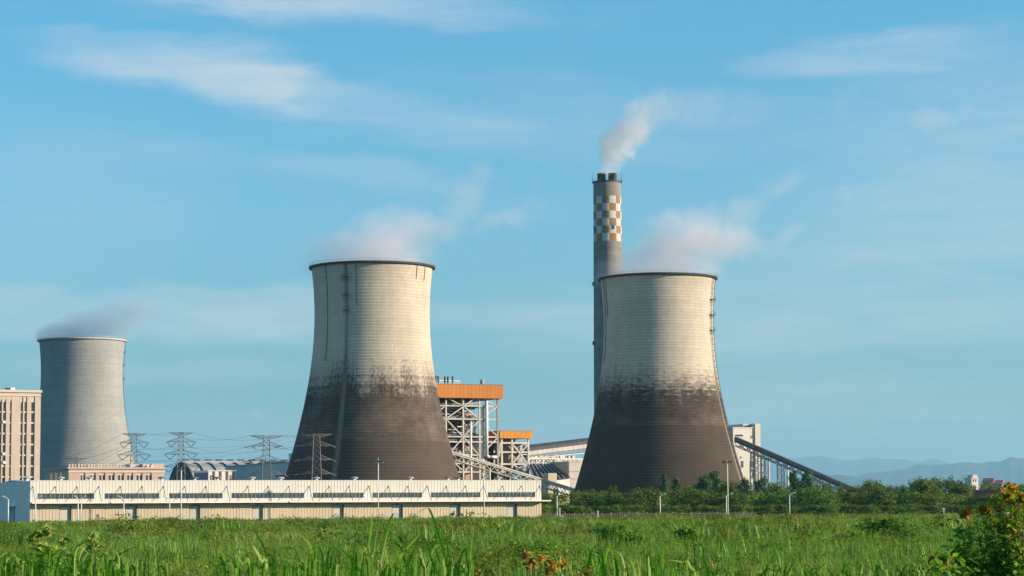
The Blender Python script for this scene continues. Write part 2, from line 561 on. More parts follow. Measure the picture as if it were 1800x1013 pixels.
def tower_material(name, top, soot, sootz, wob, ladder, seed, clean=False, step_z=28.0, grain=(0.5, 0.7)):
    m = bpy.data.materials.new(name)
    m.use_nodes = True
    t = NT(m.node_tree)
    b = m.node_tree.nodes['Principled BSDF']
    b.inputs['Roughness'].default_value = 0.9
    b.inputs['Specular IOR Level'].default_value = 0.15
    uv = t.n('UVMap', uv_map='UVMap').outputs[0]        # u = angle in degrees, v = height in metres
    sp = t.n('SeparateXYZ')
    t.l(uv, sp.inputs[0])
    u, v = sp.outputs[0], sp.outputs[1]
    lift, pan = 1.16, 4.0
    # formwork panels: a tone of their own for each lift and each panel
    iv = t.m('FLOOR', t.m('DIVIDE', v, lift))
    iu = t.m('FLOOR', t.m('DIVIDE', u, pan))
    wv = t.n('TexWhiteNoise', noise_dimensions='2D')
    cb = t.n('CombineXYZ')
    t.l(iu, cb.inputs[0])
    t.l(iv, cb.inputs[1])
    t.l(cb.outputs[0], wv.inputs[0])
    panel = wv.outputs[0]
    wl = t.n('TexWhiteNoise', noise_dimensions='1D')
    t.l(t.m('ADD', iv, seed * 7.0), wl.inputs[1])
    liftn = wl.outputs[0]
    fv = t.m('FRACT', t.m('DIVIDE', v, lift))
    fu = t.m('FRACT', t.m('DIVIDE', u, pan))
    seam = t.m('MAXIMUM', t.mr(t.m('ABSOLUTE', t.m('SUBTRACT', fv, 0.5)), 0.36, 0.5, 0, 1),
               t.m('MULTIPLY', t.mr(t.m('ABSOLUTE', t.m('SUBTRACT', fu, 0.5)), 0.40, 0.5, 0, 1), 0.65))
    big = t.noise(t.mapping(uv, loc=(seed, seed * 1.7, 0), scale=(0.03, 0.05, 1)), 1.0, 5, 0.6)
    run = t.noise(t.mapping(uv, loc=(seed * 3, 0, 0), scale=(0.5, 0.03, 1)), 1.0, 5, 0.65)
    blot = t.noise(t.mapping(uv, loc=(0, seed * 2, 0), scale=(*grain, 1)), 1.0, 6, 0.72)
    c = t.mix(t.mr(big, 0.3, 0.7, 0, 1), tuple(x * 0.90 for x in top), tuple(min(1, x * 1.06) for x in top))
    c = t.mix(t.mr(run, 0.5, 0.72, 0, 0.22), c, tuple(x * 0.62 for x in top))
    k = t.m('ADD', t.m('MULTIPLY', panel, 0.10), t.m('MULTIPLY', liftn, 0.08))
    c = t.v('SCALE', c, t.m('ADD', 0.90, k))
    if not clean:
        # soot: dark below an uneven line, ragged by lifts and panels
        edge = t.m('ADD', sootz, t.m('MULTIPLY', t.m('SUBTRACT', t.noise(t.mapping(uv, loc=(seed, 0, 0), scale=(0.035, 0.03, 1)), 1.0, 4, 0.55), 0.5), wob))
        h = t.m('SUBTRACT', edge, v)
        h = t.m('ADD', h, t.m('MULTIPLY', t.m('SUBTRACT', blot, 0.5), 30.0))
        h = t.m('ADD', h, t.m('MULTIPLY', t.m('SUBTRACT', panel, 0.5), 2.0))
        h = t.m('ADD', h, t.m('MULTIPLY', t.m('SUBTRACT', liftn, 0.5), 3.5))
        h = t.m('ADD', h, t.m('MULTIPLY', t.m('SUBTRACT', run, 0.5), 12.0))
        mask = t.mr(h, -6.0, 9.0, 0, 1)
        # paler track beside the ladder, darker run above it
        du = t.m('ABSOLUTE', t.m('SUBTRACT', u, ladder))
        near = t.mr(t.m('ADD', du, t.m('MULTIPLY', t.m('SUBTRACT', blot, 0.5), 3.0)), 0.8, 3.0, 1, 0)
        deep = t.mix(t.mr(t.noise(t.mapping(uv, loc=(seed, 3, 0), scale=(0.05, 0.12, 1)), 1.0, 5, 0.65), 0.3, 0.7, 0, 1), tuple(x * 0.70 for x in soot), tuple(x * 1.35 for x in soot))
        deep = t.v('SCALE', deep, t.m('ADD', 0.86, t.m('ADD', t.m('MULTIPLY', panel, 0.20), t.m('MULTIPLY', liftn, 0.12))))
        deep = t.v('SCALE', deep, t.mr(v, sootz - 20.0, sootz - 4.0, 1.0, 0.66))
        # a tide mark: the lowest zone is more evenly dark
        low = t.mr(v, step_z - 0.4, step_z + 0.4, 1, 0)
        deep = t.mix(t.m('MULTIPLY', low, 0.75), deep, tuple(x * 0.72 for x in soot))
        # white efflorescence flecks in the upper sooty zone
        fl = t.m('MULTIPLY', t.mr(t.noise(t.mapping(uv, scale=(0.8, 0.45, 1)), 1.0, 4, 0.7), 0.56, 0.68, 0, 1), t.mr(v, step_z + 4, sootz - 2, 0, 0.5))
        deep = t.mix(fl, deep, tuple(x * 0.6 for x in top))
        c = t.mix(mask, c, deep)
        c = t.mix(t.m('MULTIPLY', t.m('MULTIPLY', near, mask), 0.85), c, tuple(x * 0.55 for x in top))
        dk = t.m('MULTIPLY', t.mr(t.m('ADD', du, t.m('MULTIPLY', t.m('SUBTRACT', blot, 0.5), 5.0)), 0.3, 2.8, 1, 0), t.mr(v, sootz - 2, sootz + 13, 1.0, 0.25))
        c = t.mix(t.m('MULTIPLY', dk, t.m('SUBTRACT', 1.0, mask)), c, (0.10, 0.085, 0.07))
    c = t.mix(t.m('MULTIPLY', seam, 0.24 if not clean else 0.36), c, t.v('SCALE', c, 0.52))
    t.l(c, b.inputs['Base Color'])
    bn = t.n('Bump')
    bn.inputs['Strength'].default_value = 0.4
    bn.inputs['Distance'].default_value = 0.045
    t.l(t.m('SUBTRACT', t.m('MULTIPLY', blot, 0.7), seam), bn.inputs['Height'])
    t.l(bn.outputs[0], b.inputs['Normal'])
    return m


def cooling_tower(px, Y, label, m, rimmat, ladder, conductors, plats, zscale=1.0):
    base = P(px, 903, Y)
    root = empty('cooling_tower', (base.x, Y, 0), 0, label, 'cooling tower', 'cooling towers of the power station')
    root.scale = (1, 1, zscale)
    # angle zero of the tower faces the camera
    root.rotation_euler = (0, 0, math.atan2(-base.x, Y))
    n = 144
    prof = []
    lift = 1.16
    z = ZB
    while z < HT - 0.2:
        z1 = min(z + lift, HT)
        prof += [(rtower(z) - 0.022, z), (rtower(z) + 0.006, z + 0.07), (rtower(z1) + 0.006, z1 - 0.07)]
        z = z1
    prof.append((rtower(HT), HT))
    outer = len(prof)
    inner = [(rtower(zz) - 0.45, zz) for zz in np.linspace(HT, ZB, 18)]
    prof += inner
    vs, fs, uvs = [], [], []
    for r, z in prof:
        for i in range(n + 1):
            a = 2 * math.pi * i / n
            vs.append((r * math.sin(a), -r * math.cos(a), z))
            uvs.append((i * 360.0 / n - (360 if i > n // 2 else 0), z))
    for j in range(len(prof) - 1):
        for i in range(n):
            fs.append((j * (n + 1) + i, j * (n + 1) + i + 1, (j + 1) * (n + 1) + i + 1, (j + 1) * (n + 1) + i))
    me = bpy.data.meshes.new('shell')
    me.from_pydata(vs, [], fs)
    uvl = me.uv_layers.new(name='UVMap')
    li = np.empty(len(me.loops), dtype=np.int32)
    me.loops.foreach_get('vertex_index', li)
    arr = np.asarray(uvs, dtype=np.float32)[li]
    # keep faces across the back seam continuous
    q = arr.reshape(-1, 4, 2)
    span = q[:, :, 0].max(1) - q[:, :, 0].min(1)
    bad = span > 180
    q[bad, :, 0] = np.where(q[bad, :, 0] < 0, q[bad, :, 0] + 360, q[bad, :, 0])
    uvl.data.foreach_set('uv', q.reshape(-1))
    me.polygons.foreach_set('use_smooth', [True] * len(me.polygons))
    shell = obj('shell', me, m, root)
    r0 = rtower(HT)
    MB().lathe([(r0 - 0.6, HT - 0.15), (r0 + 0.05, HT - 0.55), (r0 + 0.45, HT - 0.65), (r0 + 0.95, HT - 0.5), (r0 + 0.95, HT + 0.2), (r0 + 0.78, HT + 0.2),
                (r0 + 0.78, HT + 0.02), (r0 - 0.6, HT + 0.02)], 96).build('rim_walkway', rimmat, root)
    rail = MB()
    for i in range(96):
        a = 2 * math.pi * i / 96
        a1 = 2 * math.pi * (i + 1) / 96
        p = (math.sin(a) * (r0 + 0.88), -math.cos(a) * (r0 + 0.88))
        p1 = (math.sin(a1) * (r0 + 0.88), -math.cos(a1) * (r0 + 0.88))
        rail.tube((*p, HT + 0.3), (*p, HT + 1.15), 0.035, 4)
        for hh in (0.75, 1.15):
            rail.tube((*p, HT + hh), (*p1, HT + hh), 0.035, 4, caps=False)
    rail.build('railing', M_STEEL, root)
    # inclined support columns round the foot
    cols = MB()
    for i in range(40):
        a = 2 * math.pi * i / 40
        for s in (-1, 1):
            a1 = a + s * math.pi / 40
            cols.tube((math.sin(a) * (rtower(0) + 0.4), -math.cos(a) * (rtower(0) + 0.4), 0), (math.sin(a1) * (rtower(ZB) - 0.25), -math.cos(a1) * (rtower(ZB) - 0.25), ZB + 0.3), 0.4, 6)
    tag(cols.build('support_columns', M_GREYCONC, root), kind='stuff')
    # ladder with cage and rest platforms
    a = rad(ladder)
    ca, sa = math.cos(a), math.sin(a)

    def pt(z, out, side=0.0):
        r = rtower(z) + out
        return (r * sa + side * ca, -r * ca + side * sa, z)
    lad = MB()
    zz = ZB + 1
    while zz < HT - 0.5:
        z1 = min(zz + 2.2, HT)
        for s in (-0.3, 0.3):
            lad.tube(pt(zz, 0.45, s), pt(z1, 0.45, s), 0.07, 4)
        for s in (-0.45, 0.0, 0.45):
            lad.tube(pt(zz, 1.15, s), pt(z1, 1.15, s), 0.04, 4)
        for q in range(4):
            zr = zz + (z1 - zz) * q / 4
            lad.tube(pt(zr, 0.45, -0.3), pt(zr, 0.45, 0.3), 0.04, 4)
        lad.tube(pt(zz, 0.0), pt(zz, 0.5), 0.06, 4)
        for s in (-1, 1):
            lad.tube(pt(zz, 0.45, 0.45 * s), pt(zz, 1.15, 0.45 * s), 0.05, 4)
        zz = z1
    ladder_o = lad.build('ladder', M_DARKSTEEL, root)
    for zp in plats:
        pl = MB()
        for o0, s0, s1 in ((0.1, -1.3, 1.3),):
            q = [pt(zp, -0.1, s0), pt(zp, -0.1, s1), pt(zp, 1.7, s1), pt(zp, 1.7, s0)]
            q2 = [(x, y, z + 0.12) for x, y, z in q]
            pl.add(q + q2, [(3, 2, 1, 0), (4, 5, 6, 7), (0, 1, 5, 4), (1, 2, 6, 5), (2, 3, 7, 6), (3, 0, 4, 7)])
        for s in (-1.3, 0, 1.3):
            pl.tube(pt(zp, 1.65, s), tuple(Vector(pt(zp, 1.65, s)) + Vector((0, 0, 1.2))), 0.05, 4)
            pl.tube(pt(zp, 1.5, s), pt(zp - 1.5, 0.0, s), 0.07, 4)
        for hh in (0.6, 1.2):
            pl.tube(tuple(Vector(pt(zp, 1.65, -1.3)) + Vector((0, 0, hh))), tuple(Vector(pt(zp, 1.65, 1.3)) + Vector((0, 0, hh))), 0.05, 4)
        pl.build('platform', M_DARKSTEEL, ladder_o)
    for ang, zlo in conductors:
        c_ = MB()
        a = rad(ang)
        zs = np.linspace(zlo, HT, 14)
        pts = [((rtower(z) + 0.12) * math.sin(a), -(rtower(z) + 0.12) * math.cos(a), z) for z in zs]
        c_.path(pts, [0.13] * len(pts), 4)
        c_.build('lightning_conductor', M_DARKSTEEL, root)
    return root


m1 = tower_material('middle_tower_concrete', (0.56, 0.485, 0.378), (0.118, 0.092, 0.072), 53.5, 18.0, -25.0, 3.0, step_z=28.5)
m2 = tower_material('right_tower_concrete', (0.56, 0.485, 0.378), (0.098, 0.074, 0.059), 53.0, 8.0, 72.0, 11.0, step_z=35.0, grain=(0.14, 0.95))
m3 = tower_material('far_tower_concrete', (0.335, 0.335, 0.315), (0.1, 0.09, 0.08), 0.0, 1.0, 75.0, 21.0, clean=True)
M_RIMDARK = mat('sooty_rim', (0.055, 0.05, 0.045), 0.8, 0.3, 0.3)
M_RIMPALE = mat('pale_rim', (0.46, 0.45, 0.43), 0.8, 0.1, 0.3)
cooling_tower(654.5, 844, 'sooty concrete cooling tower standing behind the long white warehouse, its ladder facing us', m1, M_RIMDARK, -25.0, [(-49, 58.0), (-15, 78.0), (47, 88.0), (60, 87.5)], (88.0, 81.5, 76.0))
cooling_tower(1161.5, 892, 'sooty concrete cooling tower rising behind the row of trees, in front of the chimney', m2, M_RIMDARK, 72.0, [(-72, 60.0), (-66, 78.0)], (84.5, 78.5, 72.5))
cooling_tower(141, 1211, 'clean pale grey cooling tower farthest off, beside the beige office block', m3, M_RIMPALE, 104.0, [], (88.0, 81.0, 74.0), 1.018)

# ------------------------------------------------------------------ chimney
CY = 1250.0
cb0 = P(1073.5, 897, CY)
HC = P(1069, 320, CY).z
R1 = 24.4 / FPX * CY
R0 = 28.8 / FPX * CY
cm = bpy.data.materials.new('chimney_concrete')
cm.use_nodes = True
t = NT(cm.node_tree)
b = cm.node_tree.nodes['Principled BSDF']
b.inputs['Roughness'].default_value = 0.85
uv = t.n('UVMap', uv_map='UVMap').outputs[0]
sp = t.n('SeparateXYZ')
t.l(uv, sp.inputs[0])
u, v = sp.outputs[0], sp.outputs[1]
zc0 = P(1069, 426, CY).z
zc1 = P(1069, 347, CY).z
lf = t.m('FLOOR', t.m('DIVIDE', v, 2.2))
wl = t.n('TexWhiteNoise', noise_dimensions='1D')
t.l(lf, wl.inputs[1])
nz = t.noise(t.mapping(uv, scale=(0.05, 0.06, 1)), 1.0, 5, 0.6)
c = t.mix(t.mr(nz, 0.3, 0.7), (0.20, 0.182, 0.15), (0.275, 0.248, 0.205))
c = t.v('SCALE', c, t.m('ADD', 0.9, t.m('MULTIPLY', wl.outputs[0], 0.2)))
ck = t.m('ADD', t.m('FLOOR', t.m('DIVIDE', t.m('ADD', u, 360.0 - 8.0), 30.0)), t.m('FLOOR', t.m('DIVIDE', t.m('SUBTRACT', v, zc0), (zc1 - zc0) / 6)))
odd = t.m('MODULO', t.m('ADD', ck, 100.0), 2.0)
grime = t.mr(t.noise(t.mapping(uv, scale=(0.25, 0.08, 1)), 1.0, 5, 0.6), 0.40, 0.75, 1.0, 0.58)
paint = t.v('SCALE', t.mix(odd, (0.34, 0.185, 0.065), (0.58, 0.57, 0.54)), grime)
inb = t.m('MULTIPLY', t.m('GREATER_THAN', v, zc0), t.m('LESS_THAN', v, zc1))
seamy = t.mr(t.m('ABSOLUTE', t.m('SUBTRACT', t.m('FRACT', t.m('DIVIDE', v, 2.2)), 0.5)), 0.42, 0.5, 1, 0.86)
t.l(t.v('SCALE', t.mix(inb, c, paint), seamy), b.inputs['Base Color'])
chim = empty('chimney', (cb0.x, CY, 0), math.atan2(-cb0.x, CY), 'tall grey concrete chimney with an orange and white chequered band near its top', 'chimney')
n = 96
vs, fs, uvs = [], [], []
prof = [(R0 + (R1 - R0) * z / HC, z) for z in np.linspace(0, HC, 60)] + [(R1 - 0.6, HC), (R1 - 0.6, HC - 12)]
for r, z in prof:
    for i in range(n + 1):
        a = 2 * math.pi * i / n
        vs.append((r * math.sin(a), -r * math.cos(a), z))
        uvs.append((i * 360 / n - (360 if i > n // 2 else 0), z))
for j in range(len(prof) - 1):
    for i in range(n):
        fs.append((j * (n + 1) + i, j * (n + 1) + i + 1, (j + 1) * (n + 1) + i + 1, (j + 1) * (n + 1) + i))
me = bpy.data.meshes.new('shaft')
me.from_pydata(vs, [], fs)
uvl = me.uv_layers.new(name='UVMap')
li = np.empty(len(me.loops), dtype=np.int32)
me.loops.foreach_get('vertex_index', li)
q = np.asarray(uvs, dtype=np.float32)[li].reshape(-1, 4, 2)
bad = (q[:, :, 0].max(1) - q[:, :, 0].min(1)) > 180
q[bad, :, 0] = np.where(q[bad, :, 0] < 0, q[bad, :, 0] + 360, q[bad, :, 0])
uvl.data.foreach_set('uv', q.reshape(-1))
me.polygons.foreach_set('use_smooth', [True] * len(me.polygons))
obj('shaft', me, cm, chim)
fl = mat('flue_lining', (0.16, 0.135, 0.11), 0.7, 0.25, 0.3, stain=(0.06, 0.05, 0.04), streak=True)
for s in (-1, 1):
    mb = MB()
    mb.lathe([(2.35, HC - 8), (2.35, HC + 4.3), (2.5, HC + 4.3), (2.5, HC + 4.7), (2.0, HC + 4.7), (2.0, HC - 8)], 32)
    o = mb.build('flue', fl, chim, True)
    o.location = (s * 3.05, -0.4 * s, 0)
MB().lathe([(R1 - 0.7, HC - 0.4), (R1 + 0.7, HC - 0.5), (R1 + 0.7, HC - 0.1), (R1 - 0.7, HC - 0.1)], 48).build('gallery', M_DARKSTEEL, chim)
rl = MB()
for i in range(28):
    a, a1 = 2 * math.pi * i / 28, 2 * math.pi * (i + 1) / 28
    r = R1 + 0.6
    rl.tube((r * math.sin(a), -r * math.cos(a), HC - 0.2), (r * math.sin(a), -r * math.cos(a), HC + 1.0), 0.08, 4)
    rl.tube((r * math.sin(a), -r * math.cos(a), HC + 1.0), (r * math.sin(a1), -r * math.cos(a1), HC + 1.0), 0.06, 4)
rl.build('railing', M_DARKSTEEL, chim)
for a in (-86, 87, 180):
    x, y = (R1 + 0.5) * math.sin(rad(a)), -(R1 + 0.5) * math.cos(rad(a))
    MB().tube((x, y, HC - 0.3), (x, y, HC + 5.6), 0.12, 5, 0.05).build('lightning_rod', M_DARKSTEEL, chim)
for a, z in ((24, P(1069, 401, CY).z), (-64, P(1069, 402, CY).z)):
    x, y = R1 * 1.01 * math.sin(rad(a)), -R1 * 1.01 * math.cos(rad(a))
    mb = MB().box(-0.5, 0.5, -0.5, 0.3, -1.0, 0.9)
    mb.box(-0.8, 0.8, -0.9, 0.3, -1.15, -1.0)
    o = mb.build('aviation_light', M_DARKSTEEL, chim)
    o.location = (x, y, z)
    o.rotation_euler = (0, 0, rad(a))
for a, z in ((-80, P(1046, 500, CY).z), (-80, P(1046, 604, CY).z)):
    rr = R0 + (R1 - R0) * z / HC
    mb = MB().box(-0.9, 0.9, -0.7, 0.4, -0.9, 1.1)
    o = mb.build('service_platform', M_DARKSTEEL, chim)
    o.location = (rr * math.sin(rad(a)), -rr * math.cos(rad(a)), z)
    o.rotation_euler = (0, 0, rad(a))

# ------------------------------------------------------------------ warehouse
WO = P(57.8, 903, 610)
WO.z = 0
ware = empty('warehouse', WO, YAW, 'long low white warehouse with a canopy and strip windows behind the grass', 'warehouse')
bay = [57.8, 96.9, 135.5, 173.7, 211.7, 249.8, 287.3, 324.6, 362, 398.8, 435.4, 471.5, 507.6, 543.3, 578.8, 613.7, 648.2, 682.8, 717, 751, 784.6, 818, 850.5, 883.5, 916.2, 948.7]
bt = [face(WO, x, 855)[0] for x in bay]
L0, L1 = bt[0] - 0.7, face(WO, 951.5, 870)[0]
BAYW = (bt[-1] - bt[0]) / 25


def bt_at(k):
    return bt[0] + BAYW * k


WH, ZCAN, WD = 11.65, 5.75, 50.0
zw0, zw1 = 6.75, 8.28
wins = [(0.2, 2.78), (3.25, 5.8), (6.25, 8.8), (9.22, 12.77), (13.2, 15.75), (16.2, 18.75), (19.2, 21.8), (22.2, 24.75)]
doors = [(1.2, 1.75), (4.22, 4.75), (7.22, 7.73), (10.23, 10.75), (14.2, 14.75), (17.2, 17.75), (20.2, 20.73), (23.22, 23.75)]
DT = 4.9


def ribs(mb, x0, x1, z0, z1, step=0.9, y=0.0, out=0.06):
    x = math.ceil(x0 / step) * step
    while x < x1 - 0.12:
        if x > x0 + 0.05:
            mb.add([(x - 0.09, y, z0), (x + 0.09, y, z0), (x + 0.04, y - out, z0), (x - 0.04, y - out, z0),
                    (x - 0.09, y, z1), (x + 0.09, y, z1), (x + 0.04, y - out, z1), (x - 0.04, y - out, z1)],
                   [(0, 1, 2, 3), (7, 6, 5, 4), (0, 3, 7, 4), (3, 2, 6, 7), (2, 1, 5, 6)])
        x += step


up = MB()
up.box(L0, L1, 0, 0.3, zw1, WH)
ribs(up, L0, L1, zw1, WH)
up.box(L0, L1, 0, 0.3, ZCAN - 0.2, zw0)
ribs(up, L0, L1, ZCAN, zw0)
prev = L0
for a, b_ in wins + [(None, None)]:
    x0 = bt_at(a) if a is not None else L1
    up.box(prev, x0, 0, 0.3, zw0 - 0.002, zw1 + 0.002)
    ribs(up, prev, x0, zw0, zw1)
    if a is not None:
        prev = bt_at(b_)
up.build('upper_wall', M_WHITE, ware)
lo = MB()
prev = L0
for a, b_ in doors + [(None, None)]:
    x0 = bt_at(a) if a is not None else L1
    lo.box(prev, x0, 0.02, 0.3, 0.75, ZCAN - 0.2)
    ribs(lo, prev, x0, 0.75, ZCAN - 0.2, y=0.02)
    if a is not None:
        prev = bt_at(b_)
        lo.box(x0, prev, 0.02, 0.3, DT, ZCAN - 0.2)
lo.build('lower_wall', M_CREAM, ware)
pl = MB()
prev = L0
for a, b_ in doors + [(None, None)]:
    x0 = bt_at(a) if a is not None else L1
    pl.box(prev + 0.02, x0 - 0.02, -0.08, 0.28, -0.3, 0.75)
    if a is not None:
        prev = bt_at(b_)
pl.build('plinth', M_CONC, ware)
for a, b_ in wins:
    x0, x1 = bt_at(a), bt_at(b_)
    fr = MB()
    npan = max(8, int(round((x1 - x0) / 1.2)))
    y = 0.12
    fr.box(x0, x1, y - 0.05, y + 0.1, zw0, zw0 + 0.09).box(x0, x1, y - 0.05, y + 0.1, zw1 - 0.09, zw1)
    for i in range(npan + 1):
        x = x0 + (x1 - x0) * i / npan
        x = min(max(x, x0 + 0.05), x1 - 0.05)
        fr.box(x - 0.05, x + 0.05, y - 0.055, y + 0.1, zw0 + 0.09, zw1 - 0.09)
    wo = fr.build('window', M_FRAME, ware)
    me = None
    for i in range(npan):
        a0 = x0 + (x1 - x0) * (i + 0.5) / npan
        if me is None:
            hw = (x1 - x0) / npan / 2 - 0.03
            me = MB().box(-hw, hw, 0, 0.03, zw0 + 0.05, zw1 - 0.05).mesh('pane')
        o = obj('pane', me, M_GLASS if random.random() < 0.8 else M_GLASS2, wo)
        if random.random() < 0.22:
            o.material_slots[0].link = 'OBJECT'
            o.material_slots[0].material = M_GLASS2
        o.location = (a0, y + 0.03 + (0.05 if random.random() < 0.3 else 0), 0)
    MB().box(x0 - 0.1, x1 + 0.1, -0.10, 0.12, zw0 - 0.08, zw0 + 0.02).build('sill', M_WHITE, wo)
for a, b_ in doors:
    x0, x1 = bt_at(a), bt_at(b_)
    mb = MB()
    zz = 0.0
    while zz < DT:
        z1 = min(zz + 0.22, DT)
        mb.box(x0 + 0.12, x1 - 0.12, 0.36, 0.42, zz, z1 - 0.03)
        mb.box(x0 + 0.12, x1 - 0.12, 0.39, 0.44, z1 - 0.03, z1)
        zz = z1
    d = mb.build('roller_door', M_SHUT, ware)
    MB().box(x0, x0 + 0.14, 0.05, 0.75, 0, DT).box(x1 - 0.2, x1, -0.22, 0.75, 0, DT).box(x0 + 0.14, x1 - 0.16, 0.32, 0.75, DT - 0.16, DT).build('door_frame', M_DARKSTEEL, d)  # wide dark right jamb stands in for the shadowed reveal
    xm = (x0 + x1) / 2
    MB().box(xm - 0.55, xm + 0.45, -0.06, 0.015, DT + 0.12, DT + 0.5).build('number_plate', M_BLUE, d)
cn = MB()
cn.prism([(0.0, ZCAN - 0.12), (-3.2, ZCAN - 0.2), (-3.2, ZCAN + 0.12), (0.0, ZCAN + 0.16)], L0 - 0.2, L1 + 1.7, 'x')
cn.build('canopy', M_GREYWALL, ware)
br = MB()
for x in bt:
    br.box(x - 0.08, x + 0.08, -3.0, -0.02, ZCAN - 0.45, ZCAN - 0.16)
br.build('canopy_brackets', M_DARKSTEEL, ware)
rod = MB().tube((0, -0.05, 10.0), (0, -3.05, ZCAN + 0.1), 0.085, 5)
rod.box(-0.16, 0.16, -0.12, 0, 9.85, 10.15)
rm = rod.mesh('tie_rod')
for x in bt:
    obj('tie_rod', rm, M_ROD, ware).location = (x, 0, 0)
# left end wall with a small porch door
ew = MB()
ew.box(L0, L0 + 0.3, 0.3, WD, 0, WH)
y = 0.8
while y < WD:
    ew.add([(L0, y - 0.09, 0), (L0, y + 0.09, 0), (L0 - 0.06, y + 0.04, 0), (L0 - 0.06, y - 0.04, 0),
            (L0, y - 0.09, WH), (L0, y + 0.09, WH), (L0 - 0.06, y + 0.04, WH), (L0 - 0.06, y - 0.04, WH)],
           [(0, 1, 2, 3), (7, 6, 5, 4), (0, 4, 7, 3), (3, 7, 6, 2), (2, 6, 5, 1)])
    y += 0.9
ew.build('end_wall', M_GREYWALL, ware)
ew = MB()
ew.box(L1 - 0.3, L1, 0.3, WD, 0, WH)
ew.build('end_wall', M_WHITE, ware)
dr = MB().box(L0 - 0.12, L0 - 0.07, 19.0, 26.0, 0, 4.4)
d = dr.build('side_door', M_SHUT, ware)
MB().box(L0 - 1.6, L0 - 0.07, 17.8, 27.6, 4.9, 5.15).build('porch_roof', M_GREYWALL, d)
MB().box(L0 - 0.2, L0 - 0.07, 18.7, 19.0, 0, 4.6).box(L0 - 0.2, L0 - 0.07, 26.0, 26.3, 0, 4.6).box(L0 - 0.2, L0 - 0.07, 22.35, 22.6, 0, 4.4).build('door_frame', M_DARKSTEEL, d)
MB().prism([(0.3, WH - 0.35), (WD / 2, WH + 0.55), (WD, WH - 0.35), (WD, WH - 0.6), (0.3, WH - 0.6)], L0 + 0.3, L1 - 0.3, 'x').build('roof', M_ROOFGREY, ware)
MB().box(L0 - 0.05, L1 + 0.05, -0.09, 0.35, WH, WH + 0.14).build('parapet_cap', M_WHITE, ware)
M_VENT = mat('ventilator_sheet', (0.42, 0.44, 0.40), 0.5, 0.25, 0.8)
M_VENTDARK = mat('weathered_ventilator', (0.17, 0.17, 0.15), 0.6, 0.25, 0.8)
vcap = MB().lathe([(0.05, 1.38), (0.7, 1.3), (1.25, 1.05), (1.45, 0.75), (1.4, 0.68), (0.75, 0.6)], 20)
vcap = vcap.mesh('cap', True)
vst = MB().lathe([(0.6, -0.9), (0.6, 0.75)], 14).mesh('stem', True)
for i, (px, dk) in enumerate([(47, 0), (107, 0), (158, 0), (284, 1), (342, 1), (382, 1), (443, 0), (493, 0), (556, 0), (623, 0), (721, 0), (787, 1), (805, 1), (876, 0)]):
    x = face(WO, px, 838, -12.0)[0]
    vo = obj('roof_ventilator', vst, M_WHITEPAINT, ware)
    vo.location = (x, 12.0, WH + 0.35)
    vo.scale = (0.8, 0.8, 0.72)
    co = obj('cap', vcap, M_VENT, vo)
    if dk:
        co.material_slots[0].link = 'OBJECT'
        co.material_slots[0].material = M_VENTDARK

# ------------------------------------------------------------------ office block (far left)
BO = P(69, 903, 800)
BO.z = 0
off = empty('office_block', BO, YAW, 'tall beige stone office block with columns of narrow windows at the far left', 'building')
zt = face(BO, 69, 687)[1]
xl = face(BO, -60, 700)[0]
vis = []
floors = [(693.0, 697.5)] + [(707 + 19.0 * k, 723 + 19.0 * k) for k in range(8)]
colsw = [(36.0, 39.8), (42.6, 47.0), (54.5, 60.8)]
colsw2 = [(-23.5, -19.5), (-16, -10.5), (-4.0, 2.6), (5.2, 10.2), (17.0, 20.0)]
ops = []
for (ya, yb) in floors:
    for (xa, xb) in colsw + (colsw2 if ya > 700 else []):
        x0, z1 = face(BO, xa, ya)
        x1, z0 = face(BO, xb, yb)
        ops.append((x0, x1, z0, z1))
# recessed bays hold the windows: wall is built from piers between the columns
cols_t = sorted(set((round(face(BO, a, 760)[0], 2), round(face(BO, b_, 760)[0], 2)) for a, b_ in colsw + colsw2))
pier = MB()
prev = xl
for a, b_ in cols_t:
    pier.box(prev, a - 0.02, 0, 1.0, 0, zt - 2.2)
    prev = b_ + 0.02
pier.box(prev, 0, 0, 1.0, 0, zt - 2.2)
pier.build('wall', M_BEIGE, off)
top = MB()
top.box(xl, 0, 0.003, 1.0, zt - 2.2, zt)
z707 = face(BO, 10, 703)[1]
top.box(xl, face(BO, 30, 760)[0], 0.06, 1.0, z707, zt - 2.2)
top.build('wall', M_BEIGE, off)
sp_ = MB()
zs = sorted(set(round(o_[2], 1) for o_ in ops))
for a, b_ in cols_t:
    prevz = 0.0
    for (ya, yb) in reversed(floors):
        z1 = face(BO, 40, ya)[1]
        z0 = face(BO, 40, yb)[1]
        sp_.box(a - 0.1, b_ + 0.1, 0.28, 1.0, prevz, z0)
        prevz = z1
    sp_.box(a - 0.1, b_ + 0.1, 0.28, 1.0, prevz, zt - 2.2)
sp_.build('spandrels', M_BEIGETRIM, off)
for a, b_ in cols_t:
    for (ya, yb) in floors:
        if ya < 700 and a < face(BO, 30, 760)[0]:
            continue
        z1 = face(BO, 40, ya)[1]
        z0 = face(BO, 40, yb)[1]
        wdw = MB().box(a, b_, 0.60, 0.68, z0, z1).build('window', M_GLASS, off)
        fr = MB().box((a + b_) / 2 - 0.05, (a + b_) / 2 + 0.05, 0.53, 0.6, z0, z1).box(a, b_, 0.53, 0.6, z0 + (z1 - z0) * 0.3 - 0.05, z0 + (z1 - z0) * 0.3 + 0.05)
        fr.build('frame', M_FRAME, wdw)
MB().box(xl - 0.5, 0.4, -0.5, 1.2, zt - 0.7, zt + 0.15).build('cornice', M_BEIGETRIM, off)
MB().box(xl - 0.3, 0.2, -0.25, 1.0, zt - 2.0, zt - 1.75).build('string_course', M_BEIGETRIM, off)
